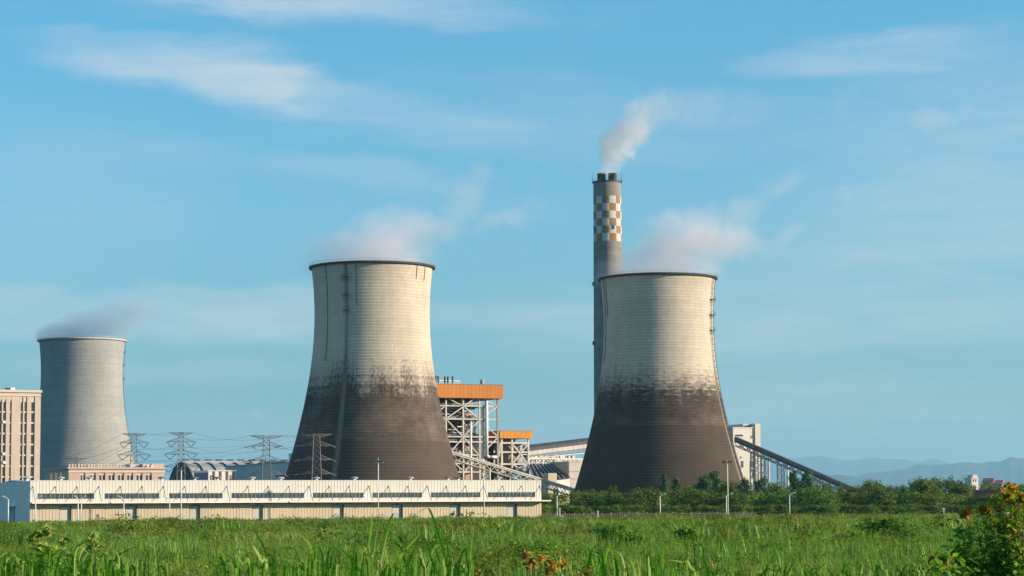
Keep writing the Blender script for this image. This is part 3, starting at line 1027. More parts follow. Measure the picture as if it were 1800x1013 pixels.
MB().box(xl, 0, 1.0, 20, 0, zt - 0.1).build('core', M_BEIGE, off)
x = face(BO, 22, 683)[0]
bx = MB().box(x - 1.6, x - 0.1, 3, 5, zt, zt + 1.0).build('roof_unit', M_DARKSTEEL, off)
bx = MB().box(x, x + 1.6, 3, 5, zt, zt + 1.1).build('roof_unit', M_WHITEPAINT, off)
for px, py in ((7.5, 742), (7.0, 798), (7.5, 813)):
    x, z = face(BO, px, py)
    MB().box(x - 0.55, x + 0.45, -0.35, 0.27, z - 0.45, z + 0.45).build('air_conditioner', M_WHITEPAINT, off)

# ------------------------------------------------------------------ pink low building
KO = P(120, 903, 725)
KO.z = 0
pink = empty('service_building', KO, YAW, 'low pink stone building with square windows behind the warehouse roof', 'building')
zt = face(KO, 160, 824.5)[1]
xr = face(KO, 288.5, 830)[0]
wpx = [(142, 150), (158.5, 168.5), (174.5, 185), (191, 201.5), (207.5, 218), (223.5, 234), (240, 250.5), (256.5, 267)]
KD = 34.0
wl_ = MB()
prev = 0.0
zwt = face(KO, 200, 830)[1]
for a, b_ in wpx + [(None, None)]:
    x0 = face(KO, a, 835)[0] if a else xr
    wl_.box(prev, x0, 0, 0.9, 0, zwt)
    if a:
        prev = face(KO, b_, 835)[0]
wl_.box(0, xr, 0.002, 0.9, zwt, zt)
wl_.box(0, 0.9, 0.9, KD, 0, zt).box(xr - 0.9, xr, 0.9, KD, 0, zt).box(0.9, xr - 0.9, KD - 0.9, KD, 0, zt)
wl_.build('wall', M_PINK, pink)
for a, b_ in wpx:
    x0, x1 = face(KO, a, 835)[0], face(KO, b_, 835)[0]
    z1 = face(KO, a, 830)[1]
    zm = face(KO, a, 835.5)[1]
    wd_ = MB().box(x0, x0 + (x1 - x0) * 0.42, 0.45, 0.5, 5, zm).box(x0 + (x1 - x0) * 0.58, x1, 0.45, 0.5, 5, zm).build('window', M_GLASS, pink)
    MB().box(x0, x1, 0.30, 0.44, zm, z1).box(x0 + (x1 - x0) * 0.42, x0 + (x1 - x0) * 0.58, 0.30, 0.6, 5, zm).build('lintel', M_PINKTRIM, wd_)
MB().box(-0.5, xr + 0.4, -0.5, KD + 0.3, zt, zt + 0.55).build('cornice', M_PINK, pink)
MB().box(-0.2, xr + 0.2, -0.22, 0, zt - 1.15, zt - 0.75).build('string_course', M_PINKTRIM, pink)
for y0 in (9.0, 15.5, 22.0):
    MB().box(-0.06, 0.0, y0, y0 + 3.0, 7, zwt).build('window', M_GLASS, pink)
bd = MB().box(-0.18, 0.18, -0.18, 0.18, 0, 0.9).box(-0.3, 0.3, -0.3, 0.3, 0.55, 0.95).mesh('roof_bollard')
for i in range(17):
    px = 122 + i * 5.6
    x = face(KO, px, 822, -1.0)[0]
    obj('roof_bollard', bd, M_PINKTRIM, pink).location = (x, 1.0 + 0.2 * (i % 3), zt + 0.55)
x0, z1 = face(KO, 251, 816, -12)
x1 = face(KO, 288, 816, -12)[0]
rb = MB().box(x0, x0 + (x1 - x0) * 0.35, 12, 20, zt, z1).box(x0 + (x1 - x0) * 0.42, x1, 12, 20, zt, z1 + 0.1).build('roof_house', M_PINK, pink)
for f0 in (0.18, 0.36):
    MB().box(x0 + (x1 - x0) * f0, x0 + (x1 - x0) * (f0 + 0.08), 11.3, 11.9, zt + 0.4, zt + 1.4).build('air_conditioner', M_WHITEPAINT, rb)
MB().box(x0 - 3.6, x0 - 0.4, 14, 20, zt, z1 - 0.1).build('water_tank', M_BLUEGREY, pink)

# ------------------------------------------------------------------ barrel roofed store
HO = P(318, 903, 1010)
HO.z = 0
hall = empty('storage_hall', HO, YAW, 'barrel roofed grey storage hall with an open lattice end behind the pylons', 'building')
HR = P(325, 814.5, 1010).z
HL = 66.0
sh = MB()
na = 28
vs = []
for x in (0, HL):
    for k in range(na + 1):
        a = math.pi * k / na
        vs.append((x, -HR * math.cos(a), HR * math.sin(a)))
sh.add(vs, [(k, k + 1, na + 2 + k, na + 1 + k) for k in range(na)])
sh.build('barrel_roof', M_ROOFGREY, hall, True)
for i in range(12):
    x = i * HL / 11
    mb = MB()
    pts = [(x, -(HR + 0.15) * math.cos(math.pi * k / 40), (HR + 0.15) * math.sin(math.pi * k / 40)) for k in range(41)]
    mb.path(pts, [0.35 if i else 0.5] * 41, 5)
    mb.build('roof_rib', M_DARKSTEEL, hall)
MB().box(0, HL, -0.9, 0.9, HR - 0.2, HR + 1.0).build('ridge_vent', M_ROOFGREY, hall)
rvm = MB().box(-1.3, 1.3, -1.1, 1.1, 0, 0.5).mesh('ridge_cap')
for i in range(13):
    obj('ridge_cap', rvm, M_DARKSTEEL, hall).location = (2 + i * 5.1, 0, HR + 1.25)
ln = MB()
for k in range(0, 27):
    a = math.pi * k / 27
    p = lambda r, aa, xx: (xx, -r * math.cos(aa), r * math.sin(aa))
    a1 = math.pi * (k + 1) / 27
    am = (a + a1) / 2
    ln.tube(p(HR - 0.3, a, -0.2), p(HR - 3.2, am, -0.2), 0.16, 4)
    ln.tube(p(HR - 3.2, am, -0.2), p(HR - 0.3, a1, -0.2), 0.16, 4)
    ln.tube(p(HR - 3.2, am, -0.2), p(HR - 3.2, am + math.pi / 27, -0.2), 0.18, 4)
for yy in np.linspace(-HR + 3, HR - 3, 15):
    h = math.sqrt(max(0.1, (HR - 3.2) ** 2 - yy * yy))
    y2 = yy + 3.0
    h2 = math.sqrt(max(0.1, (HR - 3.2) ** 2 - min(y2, HR - 3.3) ** 2))
    ln.tube((-0.2, yy, 0), (-0.2, yy, h), 0.16, 4)
    z = 2
    while z < min(h, h2) - 3:
        ln.tube((-0.2, yy, z), (-0.2, y2, z + 3), 0.12, 4)
        ln.tube((-0.2, y2, z), (-0.2, yy, z + 3), 0.12, 4)
        z += 3
ln.build('end_lattice', M_STEEL, hall)

# ------------------------------------------------------------------ blue-grey shed in front of the hall, seen on its shaded end
GO = P(512, 903, 872)
GO.z = 0
shed = empty('blue_shed', GO, YAW, 'blue grey metal shed with its shaded end towards us, beside the middle cooling tower', 'building')
zt = P(475, 815.5, 900).z
far = 84.0
mb = MB()
mb.box(0, 34, 0, far, 0, zt)
y = 0.6
while y < far:
    mb.box(-0.07, 0, y, y + 0.14, 0, zt - 0.05)
    y += 1.2
mb.build('wall', M_BLUEGREY, shed)
MB().box(-0.3, 34.3, -0.3, far + 0.3, zt, zt + 0.3).build('roof', M_ROOFGREY, shed)
TO = P(490, 903, 885)
x0 = 6.0
zt2 = P(500, 797.5, 885).z
pth = MB().box(8.0, 24, 14, 26.5, zt + 0.3, zt2).box(7.8, 24.2, 13.8, 26.7, zt2, zt2 + 0.35).build('penthouse', M_BLUEGREY, shed)
for yy in (15, 17):
    MB().tube((9, yy, zt2 + 0.35), (9, yy, zt2 + 1.6), 0.22, 6).build('roof_pipe', M_DARKSTEEL, pth)
MB().box(-0.5, -0.08, 0.0, 17.0, zt - 5.6, zt - 4.6).build('eaves_band', M_RUST, shed)
MB().box(-2.6, -0.1, 0.5, 24.0, zt - 9.5, zt - 5.6).build('lean_to', M_BLUEGREY, shed)

# ------------------------------------------------------------------ small white building with pilasters
SO = P(366, 903, 765)
SO.z = 0
sw = empty('pilaster_building', SO, YAW, 'small white building with pilasters coloured dark like their shadows just above the warehouse roof', 'building')
zt = face(SO, 390, 828.5)[1]
x1 = face(SO, 413.5, 835)[0]
MB().box(0, x1, 0, 17, 0, zt).build('wall', M_WHITE, sw)
MB().box(-0.08, 0, 0.6, 16.5, 0, zt - 0.4).build('end_shade_panel', mat('end_shade_blue', (0.06, 0.13, 0.30), 0.6, 0.1), sw)  # blue colour laid over the left end in place of its shade
MB().box(-0.25, x1 + 0.25, -0.2, 17.2, zt, zt + 0.3).build('parapet', M_WHITE, sw)
for px in (376.5, 388, 400, 411.6):
    x = face(SO, px, 835)[0]
    MB().box(x - 0.22, x + 0.22, -0.35, 0, 0, zt - 0.02).build('pilaster', M_RUST, sw)  # dark colour stands in for the shadows of the pilasters
for px in (372, 406.5):
    x, z = face(SO, px, 839.5)
    wd_ = MB().box(x - 0.6, x + 0.6, -0.03, 0.05, z - 0.8, z + 0.7).build('window', M_GLASS, sw)
    MB().box(x - 0.05, x + 0.05, -0.08, -0.03, z - 0.8, z + 0.7).box(x - 0.6, x + 0.6, -0.08, -0.03, z - 0.1, z).build('frame', M_WHITEPAINT, wd_)

# ------------------------------------------------------------------ boiler house
BH = P(814, 903, 1015)
BH.z = 0
boiler = empty('boiler_house', BH, YAW, 'tall open steel boiler house with a deep orange roof band behind the cooling tower', 'boiler house')
f_ = lambda px, py, off=0.0: face(BH, px, py, off)
BDEP = 42.0
zt, zb = f_(820, 677.5)[1], f_(820, 700)[1]
x0 = f_(735, 690)[0]
x1 = f_(884.5, 690, 2.5)[0]
rbm = MB()
rbm.box(x0, x1, -2.5, BDEP, zb, zt)
rbm.build('roof_core', M_ORANGE, boiler)
pw = 1.9
x = x0
pm = MB().box(0.03, pw - 0.03, -2.62, -2.5, zb - 0.1, zt + 0.15).mesh('roof_panel')
while x + pw < x1 + 0.1:
    obj('roof_panel', pm, M_ORANGE, boiler).location = (x, 0, 0)
    x += pw
pm = MB().box(x1, x1 + 0.12, 0.03, pw - 0.03, zb - 0.1, zt + 0.15).mesh('roof_panel')
yy = -2.5
while yy < BDEP - 1:
    obj('roof_panel', pm, M_ORANGE, boiler).location = (0, yy, 0)
    yy += pw
MB().box(x0, x1 + 0.2, -2.7, BDEP, zt + 0.15, zt + 0.35).build('roof_edge', M_RUST, boiler)


def pxbar(name, a, b_, wd, off=0.0, m=M_PALESTEEL, parent=None):
    ta, za = f_(a[0], a[1], off)
    tb, zb_ = f_(b_[0], b_[1], off)
    return MB().beam((ta, -off, za), (tb, -off, zb_), wd, wd).build(name, m, parent or boiler)


colx = [f_(px, 720)[0] for px in (753, 783.8, 814, 842.7)]
for x in colx:
    for yk, y in enumerate((0, 13, 27, 41)):
        MB().box(x - 0.34, x + 0.34, y - 0.34, y + 0.34, 0, zb).build('column', M_PALESTEEL if y == 0 else M_RUST, boiler)  # inner columns coloured darker than the front row to deepen the interior
xr = f_(874.5, 720)[0]
for y in (0, 13, 41):
    MB().box(xr - 0.38, xr + 0.38, y - 0.38, y + 0.38, 0, zb).build('column', M_GREYCONC if y == 0 else M_RUST, boiler)  # inner columns coloured darker than the front one
xp = f_(854.5, 760)[0]
ztop, zlow = f_(854, 705)[1], f_(854, 803.5)[1]
mb = MB()
mb.tube((xp, -0.6, zlow + 0.9), (xp, -0.6, ztop), 0.72, 12)
mb.path([(xp, -0.6, zlow + 0.9), (xp + 0.35, -0.6, zlow + 0.25), (xp + 1.2, -0.6, zlow), (f_(872, 803)[0], -0.6, zlow)], [0.72, 0.7, 0.66, 0.62], 12)
mb.build('white_duct', M_WHITEPAINT, boiler, True)
xg = f_(848, 760)[0]
MB().tube((xg + 0.3, 1.4, 12), (xg + 0.3, 1.4, zb - 3), 1.3, 14).build('grey_duct', M_BLUEGREY, boiler, True)
levels = [f_(814, y)[1] for y in (713.8, 737, 768, 777, 800, 815, 830)]
xR = f_(873, 720)[0]
for i, z in enumerate(levels):
    for y in (0.0, 13, 27):
        MB().box(colx[0], colx[-1] if i >= 4 else xR, y - 0.25, y + 0.25, z - 0.3, z + 0.3).build('beam', M_PALESTEEL if y == 0 else M_DARKSTEEL, boiler)  # inner beams coloured darker than the front ones to deepen the interior
    if i < 6:
        dk = MB().box(colx[0] + 0.4, colx[-1] + 3, 1.2, 40, z - 0.2, z + 0.0)
        dk.build('floor_deck', M_DARKSTEEL, boiler)
        rl = MB()
        for hh in (0.55, 1.1):
            rl.tube((colx[0], 1.3, z + hh), (colx[-1] + 3, 1.3, z + hh), 0.07, 4)
        k = colx[0]
        while k < colx[-1] + 3:
            rl.tube((k, 1.3, z), (k, 1.3, z + 1.1), 0.06, 4)
            k += 1.8
        rl.build('guard_rail', M_PALESTEEL, boiler)
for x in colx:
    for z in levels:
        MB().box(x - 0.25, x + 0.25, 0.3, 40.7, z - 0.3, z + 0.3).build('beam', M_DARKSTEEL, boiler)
for a, b_ in [((789, 701), (813, 714)), ((834, 701), (815, 714)), ((813, 716), (786, 735)), ((817, 716), (841, 735.6)), ((786, 739), (812, 766)), ((841, 740), (816, 766)),
              ((812, 771), (798, 788)), ((817, 771), (840.6, 799)), ((850.7, 701), (873, 714)), ((873, 716), (856.5, 728)), ((856.5, 750), (873, 766)), ((873, 771), (856.5, 788.5)),
              ((782, 714), (758, 735)), ((781, 740), (757, 766)), ((798, 788), (786, 800)), ((840, 803), (818, 826)), ((786, 803), (812, 826))]:
    pxbar('brace', a, b_, 0.46, 0.35)
# casing and plant inside
rng = random.Random(5)
MB().box(colx[1] + 2.5, colx[3] - 3.5, 9, 36, 13, zb - 1.5).build('boiler_casing', M_BROWN2, boiler)
MB().prism([(9, 13), (36, 13), (25, 5), (20, 5)], colx[1] + 4, colx[3] - 5, 'x').build('ash_hopper', M_BROWN, boiler)
MB().box(colx[3] - 2.8, colx[3] + 0.9, 10, 30, 16, zb - 6).build('air_duct', mat('pinkish_duct', (0.50, 0.33, 0.24), 0.7, 0.2, 0.2), boiler)
MB().tube((colx[1] + 1, 6, zb - 4), (colx[3] - 1, 6, zb - 4), 1.1, 14).build('steam_drum', M_STEEL, boiler, True)
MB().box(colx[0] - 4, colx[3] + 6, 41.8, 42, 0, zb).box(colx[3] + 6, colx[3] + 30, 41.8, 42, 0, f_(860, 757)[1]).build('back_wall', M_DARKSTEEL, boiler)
for i in range(90):
    x = rng.uniform(colx[0] + 1, colx[3] + 1.5)
    y = rng.uniform(3.0, 8.5)
    z0 = rng.choice([0] + levels[2:])
    h = rng.uniform(3, 11)
    mm = rng.choice([M_PALESTEEL, M_STEEL, M_RUST, M_BROWN, M_WHITEPAINT, M_STEEL])
    MB().tube((x, y, z0), (x, y, min(z0 + h, zb - 1)), rng.uniform(0.12, 0.4), 6).build('pipe', mm, boiler)
for i in range(80):
    x = rng.uniform(colx[0] + 1, colx[3] - 4)
    y = rng.uniform(2.4, 8)
    z = rng.uniform(8, zb - 3)
    mm = rng.choice([M_PALESTEEL, M_STEEL, M_RUST, M_WHITEPAINT])
    MB().tube((x, y, z), (x + rng.uniform(3, 9), y, z), rng.uniform(0.1, 0.35), 6).build('pipe', mm, boiler)
for i in range(60):
    x = rng.uniform(colx[0] + 1, colx[3] - 1)
    z = rng.choice(levels[:6]) + 0.01
    s = rng.uniform(0.5, 1.5)
    MB().box(x - s, x + s, 3.5, 5.8, z, z + rng.uniform(0.8, 2.2)).build('machine_housing', rng.choice([M_STEEL, M_BROWN, M_PALESTEEL, M_BLUEGREY]), boiler)
for i in range(5):                       # zig-zag stairs
    z0, z1 = levels[min(i + 1, 6)], levels[i]
    xa = colx[2] + 1 + (i % 2) * 4
    xb_ = xa + (4.5 if i % 2 == 0 else -4.5)
    MB().beam((xa, 2.2, z0), (xb_, 2.2, z1), 1.0, 0.3).build('stair_flight', M_STEEL, boiler)
# roof plant
rz = zt + 0.35
mb = MB()
xa, xb_ = f_(769, 672)[0], f_(812, 672)[0]
for k in range(9):
    x = xa + (xb_ - xa) * k / 8
    mb.tube((x, 2, rz), (x, 2, rz + 1.7), 0.1, 4)
    if k < 8:
        mb.tube((x, 2, rz), (x + (xb_ - xa) / 8, 2, rz + 1.7), 0.09, 4)
mb.tube((xa, 2, rz + 1.7), (xb_, 2, rz + 1.7), 0.25, 5)
mb.build('vent_frame', M_WHITEPAINT, boiler)
for px, top_ in ((769, 660), (773.3, 661), (785, 661.5), (790.3, 661.5), (798.6, 661.5)):
    x = f_(px, 670)[0]
    z1 = f_(px, top_)[1]
    MB().tube((x, 2, rz), (x, 2, z1 - 2.2), 0.18, 6).tube((x, 2, z1 - 2.6), (x, 2, z1), 0.42, 8).build('vent_stack', M_DARKSTEEL, boiler)
x, z1 = f_(852.3, 667)
mb = MB().tube((x, 3, rz), (x, 3, z1 - 1.2), 0.55, 8).tube((x, 3, z1 - 1.9), (x, 3, z1), 0.95, 10)
mb.box(x - 1.5, x + 1.5, 2, 4, z1 - 2.3, z1 - 2.1)
for s in (-0.9, 0.9):
    mb.tube((x + s, 2.2, rz), (x + s * 0.6, 2.8, z1 - 2), 0.12, 4)
mb.build('exhaust_cowl', M_STEEL, boiler)

# ------------------------------------------------------------------ lower bunker bay with the second orange roof
CO = P(878, 903, 1030)
CO.z = 0
bunk = empty('bunker_bay', CO, YAW, 'lower open steel bay with a bright yellow orange roof right of the boiler house', 'boiler house')
f2 = lambda px, py, off=0.0: face(CO, px, py, off)
zt, zb = f2(900, 758.5)[1], f2(900, 770.5)[1]
x0, x1 = f2(876, 764)[0], f2(936.5, 764, 1.5)[0]
MB().box(x0, x1, -1.5, 22, zb, zt).build('roof_core', M_ORANGE2, bunk)
pm = MB().box(0.03, 1.77, -1.62, -1.5, zb - 0.1, zt + 0.1).mesh('roof_panel')
x = x0
while x + 1.8 < x1 + 0.2:
    obj('roof_panel', pm, M_ORANGE2, bunk).location = (x, 0, 0)
    x += 1.8
MB().box(x0, x1 + 0.1, -1.7, 22, zt + 0.1, zt + 0.25).build('roof_edge', M_RUST, bunk)
cx = [f2(px, 790)[0] for px in (881.7, 899.8, 928.5)]
for x in cx:
    for y in (0, 20):
        MB().box(x - 0.4, x + 0.4, y - 0.4, y + 0.4, 0, zb).build('column', M_PALESTEEL, bunk)
lv = [f2(900, y)[1] for y in (779, 795, 816, 830)]
for z in lv:
    MB().box(cx[0] - 1, cx[2], -0.28, 0.28, z - 0.4, z + 0.4).build('beam', M_PALESTEEL, bunk)
    MB().box(cx[0], cx[2], 0.5, 20, z - 0.25, z - 0.1).build('floor_deck', M_DARKSTEEL, bunk)
for a, b_ in [((902, 782), (926, 814)), ((927, 782), (902, 814)), ((879, 780), (877, 803)), ((902, 817), (926, 834)), ((926, 818), (902, 834))]:
    ta, za = f2(*a, 0.3)
    tb, zb_ = f2(*b_, 0.3)
    MB().beam((ta, -0.3, za), (tb, -0.3, zb_), 0.6, 0.6).build('brace', M_PALESTEEL, bunk)
MB().lathe([(4.6, lv[2]), (4.6, zb - 0.5)], 24).lathe([(1.2, lv[2] - 6), (4.6, lv[2])], 24).build('coal_silo', M_BROWN, bunk, True).location = ((cx[0] + cx[1]) / 2 + 2, 6, 0)
MB().lathe([(3.2, lv[3]), (3.2, lv[0])], 24, True).build('coal_silo', M_GREYCONC, bunk, True).location = ((cx[1] + cx[2]) / 2 + 1, 7, 0)
for i in range(26):
    x = rng.uniform(cx[0], cx[2])
    z = rng.uniform(6, zb - 4)
    if rng.random() < 0.5:
        MB().tube((x, 2, z), (x, 2, z + rng.uniform(2, 6)), rng.uniform(0.12, 0.35), 6).build('pipe', rng.choice([M_PALESTEEL, M_STEEL, M_RUST, M_WHITEPAINT]), bunk)
    else:
        MB().tube((x, 2.5, z), (x + rng.uniform(2, 5), 2.5, z), rng.uniform(0.12, 0.35), 6).build('pipe', rng.choice([M_PALESTEEL, M_STEEL, M_RUST, M_WHITEPAINT]), bunk)
MB().box(cx[0], cx[2] + 1, 20.5, 21, 0, zb - 1).build('back_wall', M_DARKSTEEL, bunk)


# ------------------------------------------------------------------ conveyors
def conveyor(name, label, A, B, wid, roofm, trussm, th, td, step, trestles, truss_from=0.0):
    """inclined gallery from A to B (world points of its top edge); trestles at fractions along it"""
    root = empty(name, (A.x, A.y, 0), 0, label, 'conveyor')
    Lh = Vector((B.x - A.x, B.y - A.y, 0))
    ln_ = Lh.length
    root.rotation_euler = (0, 0, math.atan2(Lh.y, Lh.x))
    za, zb_ = A.z, B.z
    zf = lambda s: za + (zb_ - za) * s
    g_ = MB()
    hw = wid / 2
    n_ = max(6, int(ln_ / 4))
    roof = MB()
    for i in range(n_):
        s0, s1 = i / n_ + 0.0006, (i + 1) / n_ - 0.0006
        prof_ = [(-hw, -th), (-hw, -th * 0.35), (-hw * 0.6, 0.0), (hw * 0.6, 0.0), (hw, -th * 0.35), (hw, -th)]
        vs = [(s0 * ln_, y, zf(s0) + z) for y, z in prof_] + [(s1 * ln_, y, zf(s1) + z) for y, z in prof_]
        k = len(prof_)
        MB().add(vs, [(j, (j + 1) % k, k + (j + 1) % k, k + j) for j in range(k)] + [tuple(range(k - 1, -1, -1)), tuple(range(k, 2 * k))]).build('gallery_panel', roofm, root)
    st = MB()
    for y in (-hw - 0.05, hw + 0.05):
        for dz in (-th * 0.55, -th - 0.15):
            st.beam((0, y, za + dz), (ln_, y, zb_ + dz), 0.2, 0.25)
    st.build('side_rail', trussm, root)
    tr = MB()
    for y in (-hw, hw):
        n2 = int(ln_ * (1 - truss_from) / step)
        for i in range(n2):
            s0 = truss_from + (1 - truss_from) * i / n2
            s1 = truss_from + (1 - truss_from) * (i + 1) / n2
            sm = (s0 + s1) / 2
            tr.beam((s0 * ln_, y, zf(s0) - th - 0.3), (sm * ln_, y, zf(sm) - th - td), 0.26, 0.26)
            tr.beam((sm * ln_, y, zf(sm) - th - td), (s1 * ln_, y, zf(s1) - th - 0.3), 0.26, 0.26)
        tr.beam((truss_from * ln_, y, zf(truss_from) - th - td), (ln_, y, zb_ - th - td), 0.34, 0.36)
    tr.build('truss', trussm, root)
    for s, w0, mm in trestles:
        x = s * ln_
        z = zf(s) - th - td * 0.6
        le = []
        for dx in (-w0 / 2, w0 / 2):
            for y in (-hw, hw):
                le.append(MB().beam((x + dx, y * 1.25, -0.3), (x + dx * 0.9, y, z), 0.45, 0.45).build('trestle_leg', mm, root))
        bz = MB()
        zz = 0.5
        while zz < z - 2:
            z2 = min(zz + 3.2, z)
            for y in (-hw * 1.1, hw * 1.1):
                bz.beam((x - w0 / 2, y, zz), (x + w0 / 2, y, z2), 0.18, 0.18)
                bz.beam((x + w0 / 2, y, zz), (x - w0 / 2, y, z2), 0.18, 0.18)
                bz.beam((x - w0 / 2, y, z2), (x + w0 / 2, y, z2), 0.18, 0.18)
            zz = z2
        bz.build('trestle_bracing', mm, root)
    return root


conveyor('coal_conveyor', 'cream coal conveyor sloping down on a lattice truss in front of the boiler house',
         P(752, 780.5, 972), P(1022, 862.5, 995), 3.4, M_PALESTEEL, M_PALESTEEL, 1.15, 2.5, 3.6, [(0.375, 2.4, M_PALESTEEL), (0.735, 2.0, M_PALESTEEL), (0.83, 0.6, M_STEEL)])
# tall white mast beside the boiler house
mp = P(828.3, 903, 990)
z1 = P(828, 741, 990).z
pole = empty('steel_mast', (mp.x, mp.y, 0), 0, 'plain white steel mast standing in front of the boiler house frame', 'mast')
MB().tube((0, 0, 0), (0, 0, z1), 0.52, 10, 0.42).build('shaft', M_WHITEPAINT, pole, True)
MB().tube((0, 0, z1), (0, 0, z1 + 0.5), 0.6, 10).build('cap', M_RUST, pole)

# coal gallery with the rounded dark roof
A = P(918, 783.5, 1075)
B = P(1060, 770.5, 1110)
gal = empty('coal_gallery', (A.x, A.y, 0), math.atan2(B.y - A.y, B.x - A.x), 'dark rounded coal gallery on steel legs between the two sooty cooling towers', 'conveyor')
ln_ = (Vector((B.x, B.y)) - Vector((A.x, A.y))).length
gw = 3.6
nseg = 16
for i in range(nseg):
    s0, s1 = i / nseg, (i + 1) / nseg - 0.002
    za, zb_ = A.z + (B.z - A.z) * min(1, s0 * 1.25), A.z + (B.z - A.z) * min(1, s1 * 1.25)
    vs, k = [], 9
    for s, zz in ((s0, za), (s1, zb_)):
        for j in range(k):
            a = math.pi * j / (k - 1)
            vs.append((s * ln_, -gw * math.cos(a), zz - 4.6 + 4.6 * math.sin(a)))
        vs += [(s * ln_, gw, zz - 5.6), (s * ln_, -gw, zz - 5.6)]
    k += 2
    MB().add(vs, [(j, (j + 1) % k, k + (j + 1) % k, k + j) for j in range(k)] + [tuple(range(k - 1, -1, -1)), tuple(range(k, 2 * k))]).build('gallery_panel', M_DARKROOF, gal)
tr = MB()
zb0, zb1 = A.z - 5.6, B.z - 5.6
z_lo = P(990, 806, 1080).z
for y in (-3.2, 3.2):
    tr.beam((0, y, zb0 - 0.6), (ln_, y, zb1 - 0.6), 0.4, 0.4)
    n2 = 22
    for i in range(n2):
        xa, xb_ = ln_ * i / n2, ln_ * (i + 1) / n2
        tr.beam((xa, y, zb0 - 0.6), (xb_, y, zb0 - 2.6), 0.22, 0.22)
        tr.beam((xb_, y, zb0 - 0.6), (xa, y, zb0 - 2.6), 0.22, 0.22)
    tr.beam((0, y, zb0 - 2.6), (ln_, y, zb0 - 2.6), 0.3, 0.3)
    tr.beam((0, y, z_lo), (ln_, y, z_lo), 0.5, 0.5)
tr.build('truss', M_PALESTEEL, gal)
for i in range(12):
    x = ln_ * (i + 0.3) / 12
    for y in (-3.2, 3.2):
        MB().box(x - 0.3, x + 0.3, y - 0.3, y + 0.3, -0.2, zb0 - 0.8).build('leg', M_GREYCONC if i % 2 else M_PALESTEEL, gal)
    if i % 3 == 1:
        mb = MB()
        x2 = x + ln_ / 12
        for y in (-3.2,):
            mb.beam((x, y, z_lo), (x2, y, zb0 - 2.6), 0.25, 0.25).beam((x2, y, z_lo), (x, y, zb0 - 2.6), 0.25, 0.25)
        mb.build('brace', M_STEEL, gal)
for i in range(26):
    x = rng.uniform(0, ln_)
    s = rng.uniform(0.4, 1.1)
    MB().box(x - s, x + s, -3.4, -2.4, z_lo + 0.3, z_lo + 0.3 + rng.uniform(0.4, 1.6)).build('machine_housing', rng.choice([M_PALESTEEL, M_RUST, M_WHITEPAINT, M_STEEL]), gal)

# coal bunker building with a sloping ribbed roof
XO = P(1001, 903, 1020)
XO.z = 0
cbk = empty('coal_bunker', XO, YAW, 'pale concrete coal bunker with a dark ribbed sloping roof beside the cooling tower', 'building')
f3 = lambda px, py, off=0.0: face(XO, px, py, off)
ztop = f3(1003, 813)[1]
zmid = f3(995, 836)[1]
xr = f3(1036, 830)[0]
MB().box(0, xr, 0, 20, 0, ztop).build('wall', M_CONC, cbk)
MB().box(0, xr, -0.12, 0, f3(1010, 829)[1] - 0.15, f3(1010, 829)[1] + 0.15).build('string_course', M_GREYCONC, cbk)
MB().box(0, xr, -0.12, 0, f3(1010, 842)[1] - 0.15, f3(1010, 842)[1] + 0.15).build('string_course', M_GREYCONC, cbk)
MB().box(-0.3, xr, -0.2, 20, ztop, ztop + 0.5).build('parapet', M_CONC, cbk)
# lean-to falling to the left and front
xa = f3(976, 836)[0]
xe = f3(940, 830)[0]
sl = MB()
sl.add([(xe, -1.0, zmid - 3), (-0.05, -1.0, ztop - 6.8), (-0.05, 18, ztop - 0.3), (xe + 5, 18, ztop - 0.6), (xe, -1.0, zmid - 3.4), (-0.05, -1.0, ztop - 7.2), (-0.05, 18, ztop - 0.7), (xe + 5, 18, ztop - 1.0)],
       [(0, 1, 2, 3), (7, 6, 5, 4), (0, 4, 5, 1), (1, 5, 6, 2), (2, 6, 7, 3), (3, 7, 4, 0)])
sl.build('sloping_roof', M_DARKROOF, cbk)
for k in range(8):
    s = k / 7
    xl0, xl1 = xe + (-0.3 - xe) * s, xe + 5 + (-0.3 - xe - 5) * s
    z0 = zmid - 3 + (ztop - 6.8 - zmid + 3) * s
    z1 = ztop - 0.6 + 0.3 * s
    MB().beam((xl0, -1.0, z0 + 0.25), (xl1, 18, z1 + 0.25), 0.5, 0.6).build('roof_rib', M_STEEL, cbk)
MB().add([(xe, -0.6, 0), (-0.1, -0.6, 0), (-0.1, -0.6, ztop - 7.2), (xe, -0.6, zmid - 3.45)], [(0, 1, 2, 3)]).add([(xe, 17, 0), (xe, -0.6, 0), (xe, -0.6, zmid - 3.45), (xe, 17, zmid)], [(0, 1, 2, 3)]).build('lean_to_wall', M_GREYWALL, cbk)
x0, z0 = f3(962, 842, 6)
MB().box(x0, x0 + 4.2, -7, -2, 0, f3(968, 832, 6)[1]).build('control_hut', M_CREAM, cbk)

# white transfer tower and its conveyor
VO = P(1291, 903, 965)
VO.z = 0
trf = empty('transfer_tower', VO, YAW, 'white concrete transfer tower with a stepped roof at the head of the dark conveyor', 'building')
f4 = lambda px, py, off=0.0: face(VO, px, py, off)
z1, z2 = f4(1300, 752.5)[1], f4(1325, 745)[1]
xm, xr = f4(1326.5, 800)[0], f4(1336, 800)[0]
xk = f4(1312.5, 750)[0]
opn = [(1292, 1306, 764, 767.5), (1319, 1323.7, 766.2, 770.3), (1319, 1324.5, 802.5, 806.2), (1317.5, 1327, 810.5, 823), (1317.5, 1327, 825.5, 841.5), (1302, 1307, 810.5, 822), (1301, 1303.5, 802.5, 806)]
MB().box(0, xm, 0, 16, 0, z1).build('wall', M_CONC if False else mat('white_render', (0.66, 0.62, 0.54), 0.8, 0.06, 0.2, stain=(0.5, 0.46, 0.4), streak=True), trf)
MR = MATS['white_render']
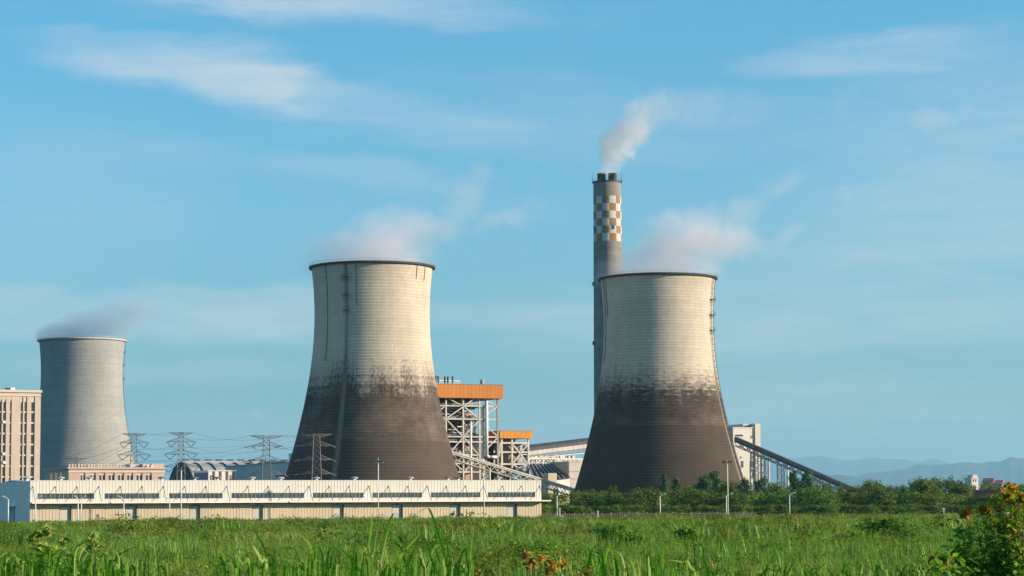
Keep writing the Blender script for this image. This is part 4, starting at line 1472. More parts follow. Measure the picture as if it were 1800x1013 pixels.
MB().box(xm + 0.02, xr, -0.7, 15, 0, z2).build('stair_tower', MR, trf)
MB().box(xk, xm, 3, 15, z1, z2 - 0.05).build('roof_house', MR, trf)
MB().box(xk + 0.2, xm - 0.05, 2.92, 3.0, z1 + 0.3, z2 - 0.7).build('window', mat('blue_glass', (0.10, 0.16, 0.2), 0.2, 0.2, 0.3, spec=0.8), trf)
for a, b_, c_, d_ in opn:
    ta, za = f4(a, c_)
    tb, zb_ = f4(b_, d_)
    wd_ = MB().box(ta, tb, -0.02, 0.02, zb_, za).build('window', M_GLASS, trf)
    MB().box(ta - 0.15, tb + 0.15, -0.18, 0.02, zb_ - 0.25, zb_).build('sill', MR, wd_)
    if tb - ta > 0.8:
        MB().box((ta + tb) / 2 - 0.06, (ta + tb) / 2 + 0.06, -0.07, -0.02, zb_, za).build('frame', M_FRAME, wd_)
MB().box(-0.25, xm, -0.25, 16.2, z1, z1 + 0.35).build('parapet', MR, trf)

conveyor('dark_conveyor', 'dark roofed conveyor sloping down from the white transfer tower to the trees',
         P(1294, 768, 958), P(1512, 862, 930), 3.8, M_DARKROOF, M_STEEL, 1.9, 1.9, 3.2,
         [(0.165, 3.6, M_PALESTEEL), (0.235, 2.0, M_PALESTEEL), (0.38, 3.2, M_PALESTEEL), (0.645, 3.4, M_PALESTEEL)])


# ------------------------------------------------------------------ pylons
def lattice_pylon(px, Y, ytop, wt, wb, arms, label, twin=False):
    p0 = P(px, 903, Y)
    H = P(px, ytop, Y).z
    root = empty('lattice_pylon', (p0.x, Y, 0), rad(8), label, 'pylon', 'lattice pylons behind the warehouse')
    hw = lambda z: (wb + (wt - wb) * (z / H)) / 2
    for sx in (-1, 1):
        for sy in (-1, 1):
            MB().tube((sx * hw(0), sy * hw(0), -0.2), (sx * hw(H), sy * hw(H), H), 0.15, 5, 0.12).build('leg', M_PYLON, root)
    lt = MB()
    z = 0.0
    while z < H - 0.3:
        z1 = min(z + max(1.1, hw(z) * 1.5), H)
        for s in (-1, 1):
            a, b_ = hw(z), hw(z1)
            lt.tube((-a, s * a, z), (b_, s * b_, z1), 0.075, 4).tube((a, s * a, z), (-b_, s * b_, z1), 0.075, 4)
            lt.tube((s * a, -a, z), (s * b_, b_, z1), 0.075, 4).tube((s * a, a, z), (s * b_, -b_, z1), 0.075, 4)
            lt.tube((-b_, s * b_, z1), (b_, s * b_, z1), 0.07, 4)
        z = z1
    lt.build('lattice', M_PYLON, root)
    tips = []
    for (ya, half, rise, up_) in arms:
        z = P(px, ya, Y).z
        hl = half / FPX * Y
        rz_ = rise / FPX * Y
        w0 = hw(min(z, H))
        for s in (-1, 1):
            am = MB()
            zt_ = z + rz_ if not up_ else z
            zb_ = z if not up_ else z - rz_
            # chords meet at the tip
            tip = (s * hl, 0, z)
            for sy in (-1, 1):
                am.tube((s * w0, sy * w0, zt_), tip, 0.10, 4).tube((s * w0, sy * w0, zb_), tip, 0.10, 4)
                for k in range(1, 5):
                    q0, q1 = k / 5, (k - 1) / 5
                    a = Vector((s * w0, sy * w0, zt_)).lerp(Vector(tip), q0)
                    b_ = Vector((s * w0, sy * w0, zb_)).lerp(Vector(tip), q1)
                    c_ = Vector((s * w0, sy * w0, zb_)).lerp(Vector(tip), q0)
                    am.tube(a, b_, 0.055, 4).tube(a, c_, 0.055, 4)
            ao = am.build('cross_arm', M_PYLON, root)
            ins = MB()
            if not up_:
                if twin:
                    mid = (s * (hl * 0.62 + w0 * 0.38), 0, z - 2.0)
                    ins.tube((s * hl, 0, z), mid, 0.13, 5).tube((s * (w0 + (hl - w0) * 0.15), 0, z), mid, 0.13, 5)
                    tips.append(Vector(mid))
                else:
                    ins.tube(tip, (tip[0] - 2.4, -0.3, z - 0.5), 0.15, 5)
                    ins.tube(tip, (tip[0] + 1.6, 1.2, z - 0.7), 0.15, 5)
                    tips.append(Vector((tip[0] - 2.4, -0.3, z - 0.5)))
                ins.build('insulator', mat('insulator_glass', (0.10, 0.11, 0.12), 0.3, 0.1), ao)
            else:
                tips.append(Vector(tip))
    Mx = Matrix.Rotation(rad(8), 4, 'Z')
    return root, [Mx @ q + Vector((p0.x, Y, 0)) for q in tips]


A1 = [(762.5, 20.5, 5, True), (779, 25, 6.5, False), (800, 28.5, 7, False), (822, 31, 7, False)]
_, t1 = lattice_pylon(234.5, 905, 762, 1.8, 4.4, A1, 'slim twin legged pylon just clear of the pale cooling tower', True)
A2 = [(761, 21, 5, True), (777, 25, 6.5, False), (798.5, 28.5, 7, False), (821, 31, 7, False)]
_, t2 = lattice_pylon(317.5, 890, 760.5, 1.8, 4.4, A2, 'slim pylon standing over the open end of the barrel roofed hall', True)
A3 = [(766, 29, 6.5, True), (784.5, 27, 7, False), (810, 31, 8, False), (834, 30, 8, False)]
_, t3 = lattice_pylon(468, 790, 765.5, 1.9, 4.2, A3, 'stout grey pylon in front of the blue grey shed')
A4 = [(763.5, 27, 6, True), (783, 26, 7, False), (808, 26, 8, False), (832.5, 26, 8, False)]
_, t4 = lattice_pylon(556, 765, 763, 2.0, 4.2, A4, 'stout pale pylon standing against the dark flank of the cooling tower')
A5 = [(805.5, 21, 4, True), (821, 24, 5, False), (836, 24, 5, False)]
_, t5 = lattice_pylon(132, 1000, 804.5, 1.8, 4.4, A5, 'pylon with only its top arms showing above the pink building', True)


def cable(a, b_, sag, label, group):
    n_ = 15
    pts = []
    for i in range(n_):
        s = i / (n_ - 1)
        p = a.lerp(b_, s)
        p = Vector((p.x, p.y, p.z - sag * 4 * s * (1 - s)))
        pts.append(p)
    o = MB().path(pts, [0.045] * n_, 4).build('power_cable', M_CABLE)
    return tag(o, label, 'cable', group)


ARM = ['top', 'second', 'third', 'lowest']
for A_, B_, nm, sg in ((t1, t2, 'between the two slim pylons', 0.8), (t2, t3, 'from slim hall pylon to stout shed pylon', 2.2), (t3, t4, 'between the two stout pylons', 0.8), (t5, t1, 'reaching the half hidden pylon', 1.2)):
    for i in range(min(len(A_), len(B_))):
        cable(A_[i], B_[i], sg, '%s power cable on the %s arms, %s' % ('left hand' if i % 2 == 0 else 'right hand', ARM[i // 2], nm), 'power cables ' + nm)
for pa, pb, nm in ((t2[4], P(520, 776, 1100), 'third arm'), (t2[2], P(520, 768, 1100), 'second arm'), (t2[5], P(500, 790, 1090), 'outer third arm')):
    cable(pa, pb, 2.0, 'power cable from the slim hall pylon, %s, passing behind the cooling tower' % nm, 'power cables behind the cooling tower')


# ------------------------------------------------------------------ lamps and masts
def street_lamp(px, Y, ytop, hx, hy, label, group):
    p0 = P(px, 905, Y)
    z1 = P(px, ytop, Y).z
    h = P(hx, hy, Y)
    root = empty('street_lamp', (p0.x, Y, 0), 0, label, 'street lamp', group)
    MB().tube((0, 0, 0), (0, 0, z1), 0.17, 8, 0.12).build('post', M_WHITEPAINT, root, True)
    MB().tube((0, 0, 0), (0, 0, 0.5), 0.28, 8).build('base', M_STEEL, root)
    dx = h.x - p0.x
    dz = h.z - z1
    MB().path([(0, 0, z1 - 0.1), (dx * 0.25, 0, z1 + dz * 0.4), (dx * 0.8, 0, z1 + dz * 0.9)], [0.10, 0.09, 0.08], 6).build('arm', M_WHITEPAINT, root)
    hd = MB().beam((dx * 0.72, 0, z1 + dz * 0.9), (dx * 1.12, 0, z1 + dz * 1.05), 0.42, 0.22).build('lamp_head', M_WHITEPAINT, root)
    MB().beam((dx * 0.82, 0, z1 + dz * 0.9 - 0.12), (dx * 1.08, 0, z1 + dz * 1.0 - 0.1), 0.32, 0.06).build('lens', M_LAMPGLASS, hd)
    return root


G1, G2 = 'street lamps in front of the warehouse', 'street lamps before the trees'
street_lamp(14.2, 560, 878, 5, 872.5, 'white street lamp before the shaded grey end of the warehouse', G1)
street_lamp(62.2, 595, 878, 72, 872, 'white street lamp at the lit corner of the warehouse', G1)
street_lamp(137, 598, 878, 131, 872, 'white street lamp whose arm points left, of a pair by the first warehouse window', G1)
street_lamp(143, 606, 877.5, 149.5, 872, 'white street lamp whose arm points right, of a pair by the first warehouse window', G1)
street_lamp(217.5, 606, 878, 207, 872, 'white street lamp in front of the second grey warehouse door', G1)
street_lamp(298, 614, 879, 287.5, 872, 'white street lamp between the second and third warehouse doors', G1)
street_lamp(979.5, 660, 873, 988.6, 869, 'white street lamp nearest to the warehouse canopy end, before the trees', G2)
street_lamp(1160.6, 672, 873, 1170, 868, 'white street lamp before the trees under the middle of the cooling tower', G2)
street_lamp(1277.2, 676, 872, 1288, 867.5, 'white street lamp standing close beside the tall floodlight mast', G2)
street_lamp(1388.3, 684, 870.5, 1398, 866, 'white street lamp before the trees under the dark conveyor', G2)


def flood_mast(px, Y, ytop, ybar, half, heads, label, r=0.16):
    p0 = P(px, 905, Y)
    z1 = P(px, ytop, Y).z
    zb_ = P(px, ybar, Y).z
    root = empty('floodlight_mast', (p0.x, Y, 0), 0, label, 'floodlight mast')
    MB().tube((0, 0, 0), (0, 0, zb_), r, 8, r * 0.8).tube((0, 0, zb_), (0, 0, z1), 0.05, 5).build('post', M_WHITEPAINT, root, True)
    hl = half / FPX * Y
    if heads:
        MB().box(-hl, hl, -0.06, 0.06, zb_ - 0.07, zb_ + 0.07).build('cross_bar', M_WHITEPAINT, root)
    for hx in heads:
        x = hx / FPX * Y
        fo = MB().prism([(-0.30, 0.06), (0.18, 0.06), (0.3, 0.6), (-0.30, 0.5)], x - 0.3, x + 0.3, 'x').build('floodlight', M_DARKSTEEL, root)
        fo.location = (0, 0, zb_)
    return root


flood_mast(665, 632, 805, 813.2, 9.5, (-8, 2, 6), 'white floodlight mast in front of the warehouse and the middle cooling tower')
flood_mast(318.2, 612, 822, 826, 6, (-5, 4), 'white floodlight mast in front of the barrel roofed hall')
flood_mast(1280, 668, 809, 814, 8, (-7.5, -4.5, 2, 6.5), 'tall white floodlight mast before the trees and the cooling tower on the right')
flood_mast(851, 640, 838, 842, 4, (), 'thin white pole in front of the warehouse below the conveyor', 0.13)
for px, Y, ytop, lb in ((984, 660, 893, 'short white post beside the first street lamp right of the warehouse'), (1051, 668, 898, 'short white post by the fence, second from the warehouse'),
                        (1659, 640, 893, 'short white post in the grass before the dark trees at the right')):
    p0 = P(px, 905, Y)
    z1 = P(px, ytop, Y).z
    mb = MB().tube((0, 0, 0), (0, 0, z1 - 0.5), 0.13, 6).box(-0.3, 0.3, -0.2, 0.2, z1 - 0.55, z1)
    o = mb.build('marker_post', M_WHITEPAINT)
    o.location = (p0.x, Y, 0)
    tag(o, lb, 'post')

# ------------------------------------------------------------------ palisade fence
FA, FB = P(953, 905, 684), P(1330, 905, 716)
fen = empty('palisade_fence', (FA.x, FA.y, 0), math.atan2(FB.y - FA.y, FB.x - FA.x), 'grey palisade fence running from the warehouse along the foot of the trees', 'fence')
fl_ = (Vector((FB.x, FB.y)) - Vector((FA.x, FA.y))).length
pm = MB().box(-0.05, 0.05, -0.03, 0.03, 0, 1.85).add([(-0.05, -0.03, 1.85), (0.05, -0.03, 1.85), (0.05, 0.03, 1.85), (-0.05, 0.03, 1.85), (0, 0, 2.05)], [(0, 1, 4), (1, 2, 4), (2, 3, 4), (3, 0, 4)]).mesh('pale')
M_FENCE = mat('fence_steel', (0.22, 0.19, 0.155), 0.7, 0.2)
npale = 128
for i in range(npale):
    obj('pale', pm, M_FENCE, fen).location = (fl_ * (i + 0.5) / npale, 0, 0)
for z in (0.5, 1.6):
    MB().box(0, fl_, 0.035, 0.08, z, z + 0.08).build('rail', M_FENCE, fen)
pm = MB().box(-0.12, 0.12, 0.09, 0.3, 0, 2.2).mesh('post')
for i in range(24):
    obj('post', pm, M_FENCE, fen).location = (fl_ * (i + 0.5) / 24, 0, 0)

# ------------------------------------------------------------------ far houses on the right
p0 = P(1715, 903, 1500)
hs = empty('far_house', (p0.x, 1500, 0), rad(20), 'small white far off building with a flat top above the trees', 'building')
z1 = P(1715, 835, 1500).z
MB().box(-2.4, 2.6, 0, 8, 0, z1 - 2.4).build('wall', M_WHITE, hs)
MB().box(-3.2, 2.7, -0.6, 8, z1 - 2.4, z1 - 1.9).build('balcony', M_WHITE, hs)
MB().box(-1.2, 2.4, 0.4, 7, z1 - 1.9, z1).build('upper_storey', M_PINKTRIM, hs)
for x in (-1.4, 0.4):
    MB().box(x, x + 0.9, -0.05, 0.02, z1 - 4.6, z1 - 3.0).build('window', M_GLASS, hs)
p0 = P(1742, 903, 1480)
hs = empty('far_house', (p0.x, 1480, 0), rad(-25), 'far off pale house with a pink roof above the trees', 'building')
z1 = P(1742, 840.5, 1480).z
MB().box(-5, 7.5, 0, 8, 0, z1 - 3.2).build('wall', M_PINKTRIM, hs)
MB().prism([(-0.6, z1 - 3.2), (4, z1), (8.6, z1 - 3.2)], -5.4, 2.0, 'x').prism([(-0.6, z1 - 4.2), (4, z1 - 1.4), (8.6, z1 - 4.2)], 2.05, 8.0, 'x').build('roof', mat('pink_roof', (0.42, 0.17, 0.16), 0.8, 0.2), hs)
p0 = P(1752, 903, 800)
hs = empty('farm_house', (p0.x, 800, 0), rad(-28), 'low house with a dark red roof and white gable edge behind the trees', 'building')
z1 = P(1752, 861, 800).z
MB().box(-8, 4, -2.6, 3.4, 0, z1 - 2.2).build('wall', M_WHITE, hs)
MB().prism([(-3.2, z1 - 2.5), (0.3, z1), (3.9, z1 - 2.5), (3.9, z1 - 2.7), (0.3, z1 - 0.25), (-3.2, z1 - 2.7)], -8.5, 4.4, 'x').build('roof', M_REDROOF, hs)
MB().prism([(-3.3, z1 - 2.55), (0.3, z1 + 0.1), (4.0, z1 - 2.55), (4.0, z1 - 2.9), (0.3, z1 - 0.35), (-3.3, z1 - 2.9)], 4.42, 4.75, 'x').build('gable_edge', M_WHITEPAINT, hs)
MB().box(1.2, 2.6, 0.6, 1.8, z1 - 0.6, z1 + 0.7).box(0.8, 3.0, 0.3, 2.1, z1 + 0.7, z1 + 0.9).build('roof_tank', M_STEEL, hs)

# ------------------------------------------------------------------ trees
LEAF_A = leafmat('bush_leaves', (0.055, 0.130, 0.018), (0.165, 0.245, 0.036), (0.150, 0.185, 0.030), 0.25, 0.06, 0.6)
LEAF_B = leafmat('pine_needles', (0.045, 0.120, 0.048), (0.095, 0.185, 0.065), (0.080, 0.150, 0.042), 0.2, 0.05, 0.5)
LEAF_SHADE = leafmat('tree_shaded_shrub_leaves', (0.022, 0.055, 0.016), (0.050, 0.095, 0.024), (0.045, 0.070, 0.018), 0.15, 0.06, 0.5)  # leaf colour darkened to stand for the trees' shade on the low shrubs
LEAF_C = leafmat('bright_bush_leaves', (0.075, 0.23, 0.025), (0.20, 0.38, 0.05), (0.16, 0.28, 0.03), 0.35, 0.6, 0.5)


def crown_mesh(seed, kind, nclump, per, leaf):
    """unit crown: about one wide and one high, standing on z = 0; leaves in clumps through the volume"""
    rng = np.random.RandomState(seed)
    cs = []
    lobes = []
    if kind == 'round':
        for i in range(11):
            a = rng.rand() * 6.28
            r = rng.rand() ** 0.5 * 0.33
            lobes.append((r * math.cos(a), r * math.sin(a), 0.25 + rng.rand() * 0.48, 0.15 + rng.rand() * 0.14))
        for i in range(8):
            a = rng.rand() * 6.28
            lobes.append((0.36 * math.cos(a), 0.36 * math.sin(a), 0.12 + rng.rand() * 0.3, 0.14 + rng.rand() * 0.08))
    else:
        for i in range(22):
            z = 0.10 + 0.86 * (i + rng.rand()) / 22
            rr = (1 - z) ** 0.7 * 0.34 + 0.05
            a = rng.rand() * 6.28
            r = rr * rng.rand() ** 0.5
            lobes.append((r * math.cos(a), r * math.sin(a), z, 0.07 + 0.12 * (1.15 - z) * (0.7 + 0.6 * rng.rand())))
    lobes = np.array(lobes)
    vs, fs, rn = [], [], []
    for c in range(nclump):
        L = lobes[rng.randint(len(lobes))]
        d = rng.randn(3)
        d /= np.linalg.norm(d)
        if d[2] < -0.5:
            d[2] *= -0.5
        ce = L[:3] + d * L[3] * (0.72 + 0.36 * rng.rand())
        tone = rng.rand()
        for k in range(per):
            p = ce + rng.randn(3) * leaf * 1.5 * np.array([1, 1, 0.7])
            nrm = d * 1.0 + rng.randn(3) * 0.5
            nrm /= np.linalg.norm(nrm)
            a = np.cross(nrm, rng.randn(3))
            a /= np.linalg.norm(a)
            b_ = np.cross(nrm, a)
            s = leaf * (0.6 + 0.8 * rng.rand())
            i0 = len(vs)
            vs += [tuple(p - a * s), tuple(p + b_ * s * 0.55), tuple(p + a * s), tuple(p - b_ * s * 0.55)]
            fs.append((i0, i0 + 1, i0 + 2, i0 + 3))
            rn += [min(1, max(0, tone * 0.7 + rng.rand() * 0.35))] * 4
    me = bpy.data.meshes.new('crown')
    me.from_pydata(vs, [], fs)
    set_rnd(me, rn)
    return me


def trunk_mesh(seed, kind):
    rng = random.Random(seed)
    mb = MB()
    if kind == 'round':
        top = (rng.uniform(-0.03, 0.03), rng.uniform(-0.03, 0.03), 0.35)
        mb.tube((0, 0, -0.02), top, 0.022, 7, 0.016)
        for i in range(7):
            a = i * 0.9 + rng.random()
            e = (0.30 * math.cos(a), 0.30 * math.sin(a), rng.uniform(0.4, 0.75))
            mb.tube(top, e, 0.012, 5, 0.004)
    else:
        mb.tube((0, 0, -0.02), (0, 0, 0.95), 0.022, 7, 0.004)
        for i in range(9):
            a = i * 2.4
            z = 0.15 + i * 0.08
            mb.tube((0, 0, z), (0.28 * (1 - z) * math.cos(a), 0.28 * (1 - z) * math.sin(a), z + 0.07), 0.009, 4, 0.003)
    return mb.mesh('trunk')


CR = [(crown_mesh(10 + i, 'round', 620, 8, 0.026), trunk_mesh(i, 'round')) for i in range(6)]
CP = [(crown_mesh(30 + i, 'spire', 420, 8, 0.026), trunk_mesh(20 + i, 'spire')) for i in range(5)]
ORD = ['first', 'second', 'third', 'fourth', 'fifth', 'sixth', 'seventh', 'eighth', 'ninth', 'tenth', 'eleventh', 'twelfth', 'thirteenth', 'fourteenth', 'fifteenth', 'sixteenth',
       'seventeenth', 'eighteenth', 'nineteenth', 'twentieth', 'twenty first', 'twenty second', 'twenty third', 'twenty fourth', 'twenty fifth', 'twenty sixth', 'twenty seventh', 'twenty eighth', 'twenty ninth', 'thirtieth']


def tree(name, px, ytop, wpx, Y, pair, leafm, label, cat, group, wide=1.25):
    p0 = P(px, 905, Y)
    H = P(px, ytop, Y).z * (1.17 if name == 'bushy_tree' else 1.10)
    W = wpx / FPX * Y * wide
    root = empty(name, (p0.x, Y, 0), random.uniform(0, 6.28), label, cat, group)
    root.scale = (W, W * random.uniform(0.85, 1.1), H)
    obj('trunk', pair[1], M_BARK, root)
    obj('crown', pair[0], leafm, root)
    return root


front = [(970, 867, 50), (1003, 866, 50), (1036, 862, 62), (1068, 867, 46), (1096, 862, 52), (1133, 853, 66), (1163, 866, 46), (1186, 862, 52), (1216, 858, 60), (1250, 868, 60), (1285, 866, 60), (1318, 864, 58),
         (1351, 864, 60), (1385, 862, 64), (1414, 859, 62), (1447, 859, 66), (1480, 863, 62), (1511, 866, 58), (1546, 860, 68), (1580, 864, 66), (1613, 861, 72), (1650, 868, 60), (1688, 867, 62), (1725, 870, 62), (1760, 867, 62), (1793, 862, 62)]
for i, (px, yt, wp) in enumerate(front):
    Y = 724 + (i * 7 % 5) * 5 + (px - 970) * 0.03
    tree('bushy_tree', px, yt + random.uniform(-1.0, 1.0), wp * random.uniform(0.95, 1.12), Y, CR[(i * 5 + i // 6) % 6], LEAF_A, 'rounded bushy tree, %s of the front row counting from the warehouse' % ORD[i], 'tree', 'front row of bushy trees')
# low undergrowth fills the foot of the row, tree shade put into its leaf colour
low = [(958, 884, 40), (992, 886, 44), (1024, 884, 46), (1056, 886, 40), (1084, 884, 44), (1116, 884, 46), (1150, 884, 44), (1180, 886, 44), (1205, 884, 44), (1236, 886, 46), (1268, 884, 48), (1302, 885, 48), (1336, 884, 48), (1368, 884, 48), (1400, 885, 48),
       (1432, 884, 48), (1465, 884, 48), (1497, 884, 48), (1530, 884, 48), (1564, 884, 50), (1600, 884, 50), (1634, 885, 50), (1668, 885, 50), (1704, 885, 50), (1740, 885, 50), (1776, 885, 50)]
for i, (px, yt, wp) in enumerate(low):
    tree('low_shrub', px, yt + random.uniform(-2, 2), wp, 711 + (px - 958) * 0.03, CR[(i * 3 + 1) % 6], LEAF_SHADE, 'low shade coloured shrub at the foot of the trees, %s counting from the warehouse' % ORD[i], 'shrub', 'low shrubs at the foot of the trees', 1.2)
back = [(1076, 852, 16), (1168, 843, 24), (1188, 848, 20), (1210, 850, 26), (1238, 845, 44), (1258, 840, 40), (1283, 842, 34), (1310, 850, 34), (1340, 848, 34), (1365, 846, 34), (1398, 840, 30), (1420, 836, 28), (1450, 848, 30), (1480, 850, 30), (1507, 850, 26),
        (1529, 842, 30), (1541, 840, 26), (1560, 850, 30), (1582, 850, 18), (1600, 847, 30), (1624, 836, 44), (1641, 838, 34), (1671, 835, 40), (1692, 848, 34), (1790, 850, 34)]
for i, (px, yt, wp) in enumerate(back):
    tree('pointed_tree', px, yt, wp, 775 + (i * 3 % 4) * 7, CP[(i * 2) % 5] if i % 3 and i < 13 else CR[(i * 2) % 6], LEAF_B, 'taller pointed tree showing above the bushy row, %s counting from the warehouse' % ORD[i], 'tree', 'pointed trees behind the bushy row', 1.7 if i % 3 and i < 13 else 1.5)
far_ = [(1700, 848, 34), (1718, 846, 34), (1738, 848, 36), (1758, 849, 34), (1776, 845, 34), (1700 - 20, 850, 30), (1803, 846, 40)]
for i, (px, yt, wp) in enumerate(sorted(far_)):
    tree('far_tree', px, yt, wp, 1050 + i * 9, CR[i % 6], LEAF_B, 'blue green far tree below the distant houses, %s counting from the conveyor' % ORD[i], 'tree', 'far trees below the distant houses', 1.2)

# ------------------------------------------------------------------ grass
GRASS = leafmat('grass_blades', (0.024, 0.135, 0.008), (0.285, 0.540, 0.055), (0.310, 0.370, 0.075), 0.30, 0.05, 0.7, 0.4, dry=(0.36, 0.30, 0.17))
WEED = leafmat('weed_leaves', (0.014, 0.070, 0.006), (0.210, 0.360, 0.025), (0.320, 0.300, 0.045), 0.25, 0.09, 0.7, 0.4, dry=(0.32, 0.19, 0.08))
REED = leafmat('reed_blades', (0.035, 0.190, 0.010), (0.200, 0.400, 0.030), None, 0.45)
REEDPALE = leafmat('pale_reed_blades', (0.30, 0.44, 0.08), (0.44, 0.52, 0.14), None, 0.40)


def blade(vs, fs, rn, base, h, lean, az_, wd, tone, seg=4, droop=0.5):
    ca, sa = math.cos(az_), math.sin(az_)
    i0 = len(vs)
    for k in range(seg + 1):
        s = k / seg
        off_ = lean * (s ** 2)
        z = h * (s - droop * 0.5 * lean / max(h, 0.01) * s ** 3)
        wv_ = wd * (1 - s ** 1.6) * (0.55 + 0.9 * s * (1 - s) + 0.25)
        cx_, cy_ = base[0] + ca * off_, base[1] + sa * off_
        if k == seg:
            vs.append((cx_, cy_, z))
            rn.append(tone)
        else:
            vs += [(cx_ - sa * wv_ / 2, cy_ + ca * wv_ / 2, z), (cx_ + sa * wv_ / 2, cy_ - ca * wv_ / 2, z)]
            rn += [tone, tone]
    for k in range(seg - 1):
        a = i0 + 2 * k
        fs.append((a, a + 1, a + 3, a + 2))
    a = i0 + 2 * (seg - 1)
    fs.append((a, a + 1, a + 2))


def tuft(seed, nb, rad_, hmin, hmax, wd):
    rng = random.Random(seed)
    vs, fs, rn = [], [], []
    for i in range(nb):
        r = rad_ * math.sqrt(rng.random())
        a = rng.random() * 6.283
        h = rng.uniform(hmin, hmax)
        blade(vs, fs, rn, (r * math.cos(a), r * math.sin(a)), h, h * rng.choice((rng.uniform(0.05, 0.5), rng.uniform(0.4, 1.2))), a + rng.uniform(-2.2, 2.2), wd * rng.uniform(0.5, 1.5), rng.random(), 4, rng.uniform(0.4, 1.1))
    me = bpy.data.meshes.new('tuft')
    me.from_pydata(vs, [], fs)
    set_rnd(me, rn)
    me.materials.append(GRASS)
    return me


tcol = bpy.data.collections.new('grass_tufts')
protos = [tuft(1, 44, 0.42, 0.40, 0.95, 0.036), tuft(2, 44, 0.46, 0.35, 1.05, 0.032), tuft(3, 38, 0.40, 0.50, 1.15, 0.042),
          tuft(4, 95, 0.9, 0.40, 1.0, 0.064), tuft(5, 95, 0.95, 0.35, 1.1, 0.058), tuft(6, 88, 0.85, 0.45, 1.2, 0.070),
          tuft(7, 150, 1.9, 0.40, 1.0, 0.12), tuft(8, 150, 1.9, 0.35, 1.15, 0.11), tuft(9, 140, 1.8, 0.45, 1.25, 0.13)]


def weed(seed, n_, rad_, h, ls):
    """broad leaved weed: short stems with leaves standing out all round"""
    rng = random.Random(seed)
    vs, fs, rn = [], [], []
    for i in range(n_):
        r = rad_ * math.sqrt(rng.random())
        a = rng.random() * 6.283
        z = h * (0.35 + 0.65 * rng.random()) * (1 - 0.5 * (r / rad_) ** 2)
        p = Vector((r * math.cos(a), r * math.sin(a), z))
        R3 = Euler((rng.uniform(-0.8, 0.8), rng.uniform(-0.9, 0.5), rng.uniform(0, 6.283))).to_matrix()
        l_ = ls * rng.uniform(0.6, 1.4)
        i0 = len(vs)
        for q in ((0, 0, 0), (l_ * 0.45, -l_ * 0.28, 0.05 * l_), (l_, 0, -0.1 * l_), (l_ * 0.45, l_ * 0.28, 0.05 * l_)):
            vs.append(tuple(R3 @ Vector(q) + p))
        fs.append((i0, i0 + 1, i0 + 2, i0 + 3))
        rn += [rng.random()] * 4
    for i in range(7):
        a = rng.random() * 6.283
        blade(vs, fs, rn, (0, 0), h, rad_ * 0.7, a, ls * 0.12, 0.2)
    me = bpy.data.meshes.new('weed')
    me.from_pydata(vs, [], fs)
    set_rnd(me, rn)
    me.materials.append(WEED)
    return me


protos += [weed(1, 90, 0.5, 0.95, 0.11), weed(2, 70, 0.42, 1.15, 0.10), weed(3, 150, 1.0, 1.0, 0.17), weed(4, 130, 0.9, 1.25, 0.16), weed(5, 180, 1.7, 1.1, 0.26), weed(6, 160, 1.5, 1.4, 0.25)]
for i, me in enumerate(protos):
    o = bpy.data.objects.new('tuft_%02d' % i, me)
    tcol.objects.link(o)
rng = np.random.RandomState(3)


def lowfreq(x, y):
    return (np.sin(x * 0.045 + 1.3) * np.sin(y * 0.021 + 0.4) + 0.7 * np.sin(x * 0.11 + y * 0.05 + 2.0) + 0.6 * np.sin(x * 0.19 - y * 0.083 + 0.7) + 0.5 * np.sin(x * 0.37 + y * 0.13)) / 2.8 + 0.75 * np.sin(x * 0.9 + 1.7 * np.sin(y * 0.31)) * np.sin(y * 0.62 + 1.5 * np.sin(x * 0.43))


pts, idx, scl, rot = [], [], [], []
wn_ = np.array([N.x, N.y])
wo2 = np.array([WO.x, WO.y])
for d0, d1, sp_, i0, base_s in ((24, 120, 0.50, 0, 0.95), (115, 290, 1.05, 3, 0.93), (285, 705, 2.0, 6, 0.86)):
    nrow = int((d1 - d0) / sp_)
    for r in range(nrow):
        y = d0 + (r + 0.5) * sp_
        hw = 0.245 * y + 6
        k = int(2 * hw / sp_)
        xs = -hw + (np.arange(k) + rng.rand(k)) * sp_
        ys = y + (rng.rand(k) - 0.5) * sp_ * 1.4
        # stop in front of the warehouse wall
        d = (xs - wo2[0]) * wn_[0] + (ys - wo2[1]) * wn_[1]
        ok = (d > 4.5) | (xs > 14)
        xs, ys = xs[ok], ys[ok]
        k = len(xs)
        lf_ = lowfreq(xs, ys)
        s = base_s * (0.84 + 0.30 * lf_ + 0.16 * rng.randn(k)).clip(0.4, 1.6)
        s *= np.where(rng.rand(k) < 0.025, 1.35, 1.0)
        pts.append(np.stack([xs, ys, np.zeros(k)], 1))
        wn2 = np.sin(xs * 0.33 + 2.0 * np.sin(ys * 0.09)) * np.sin(ys * 0.17 + 1.5 * np.sin(xs * 0.21)) + 0.5 * np.sin(xs * 0.71 - ys * 0.29)
        pw_ = np.where(wn2 > 0.62, 0.55, 0.05)
        isw = rng.rand(k) < pw_
        idx.append(np.where(isw, 9 + 2 * (i0 // 3) + rng.randint(0, 2, k), i0 + rng.randint(0, 3, k)))
        scl.append(s)
        rot.append(rng.rand(k) * 6.283)
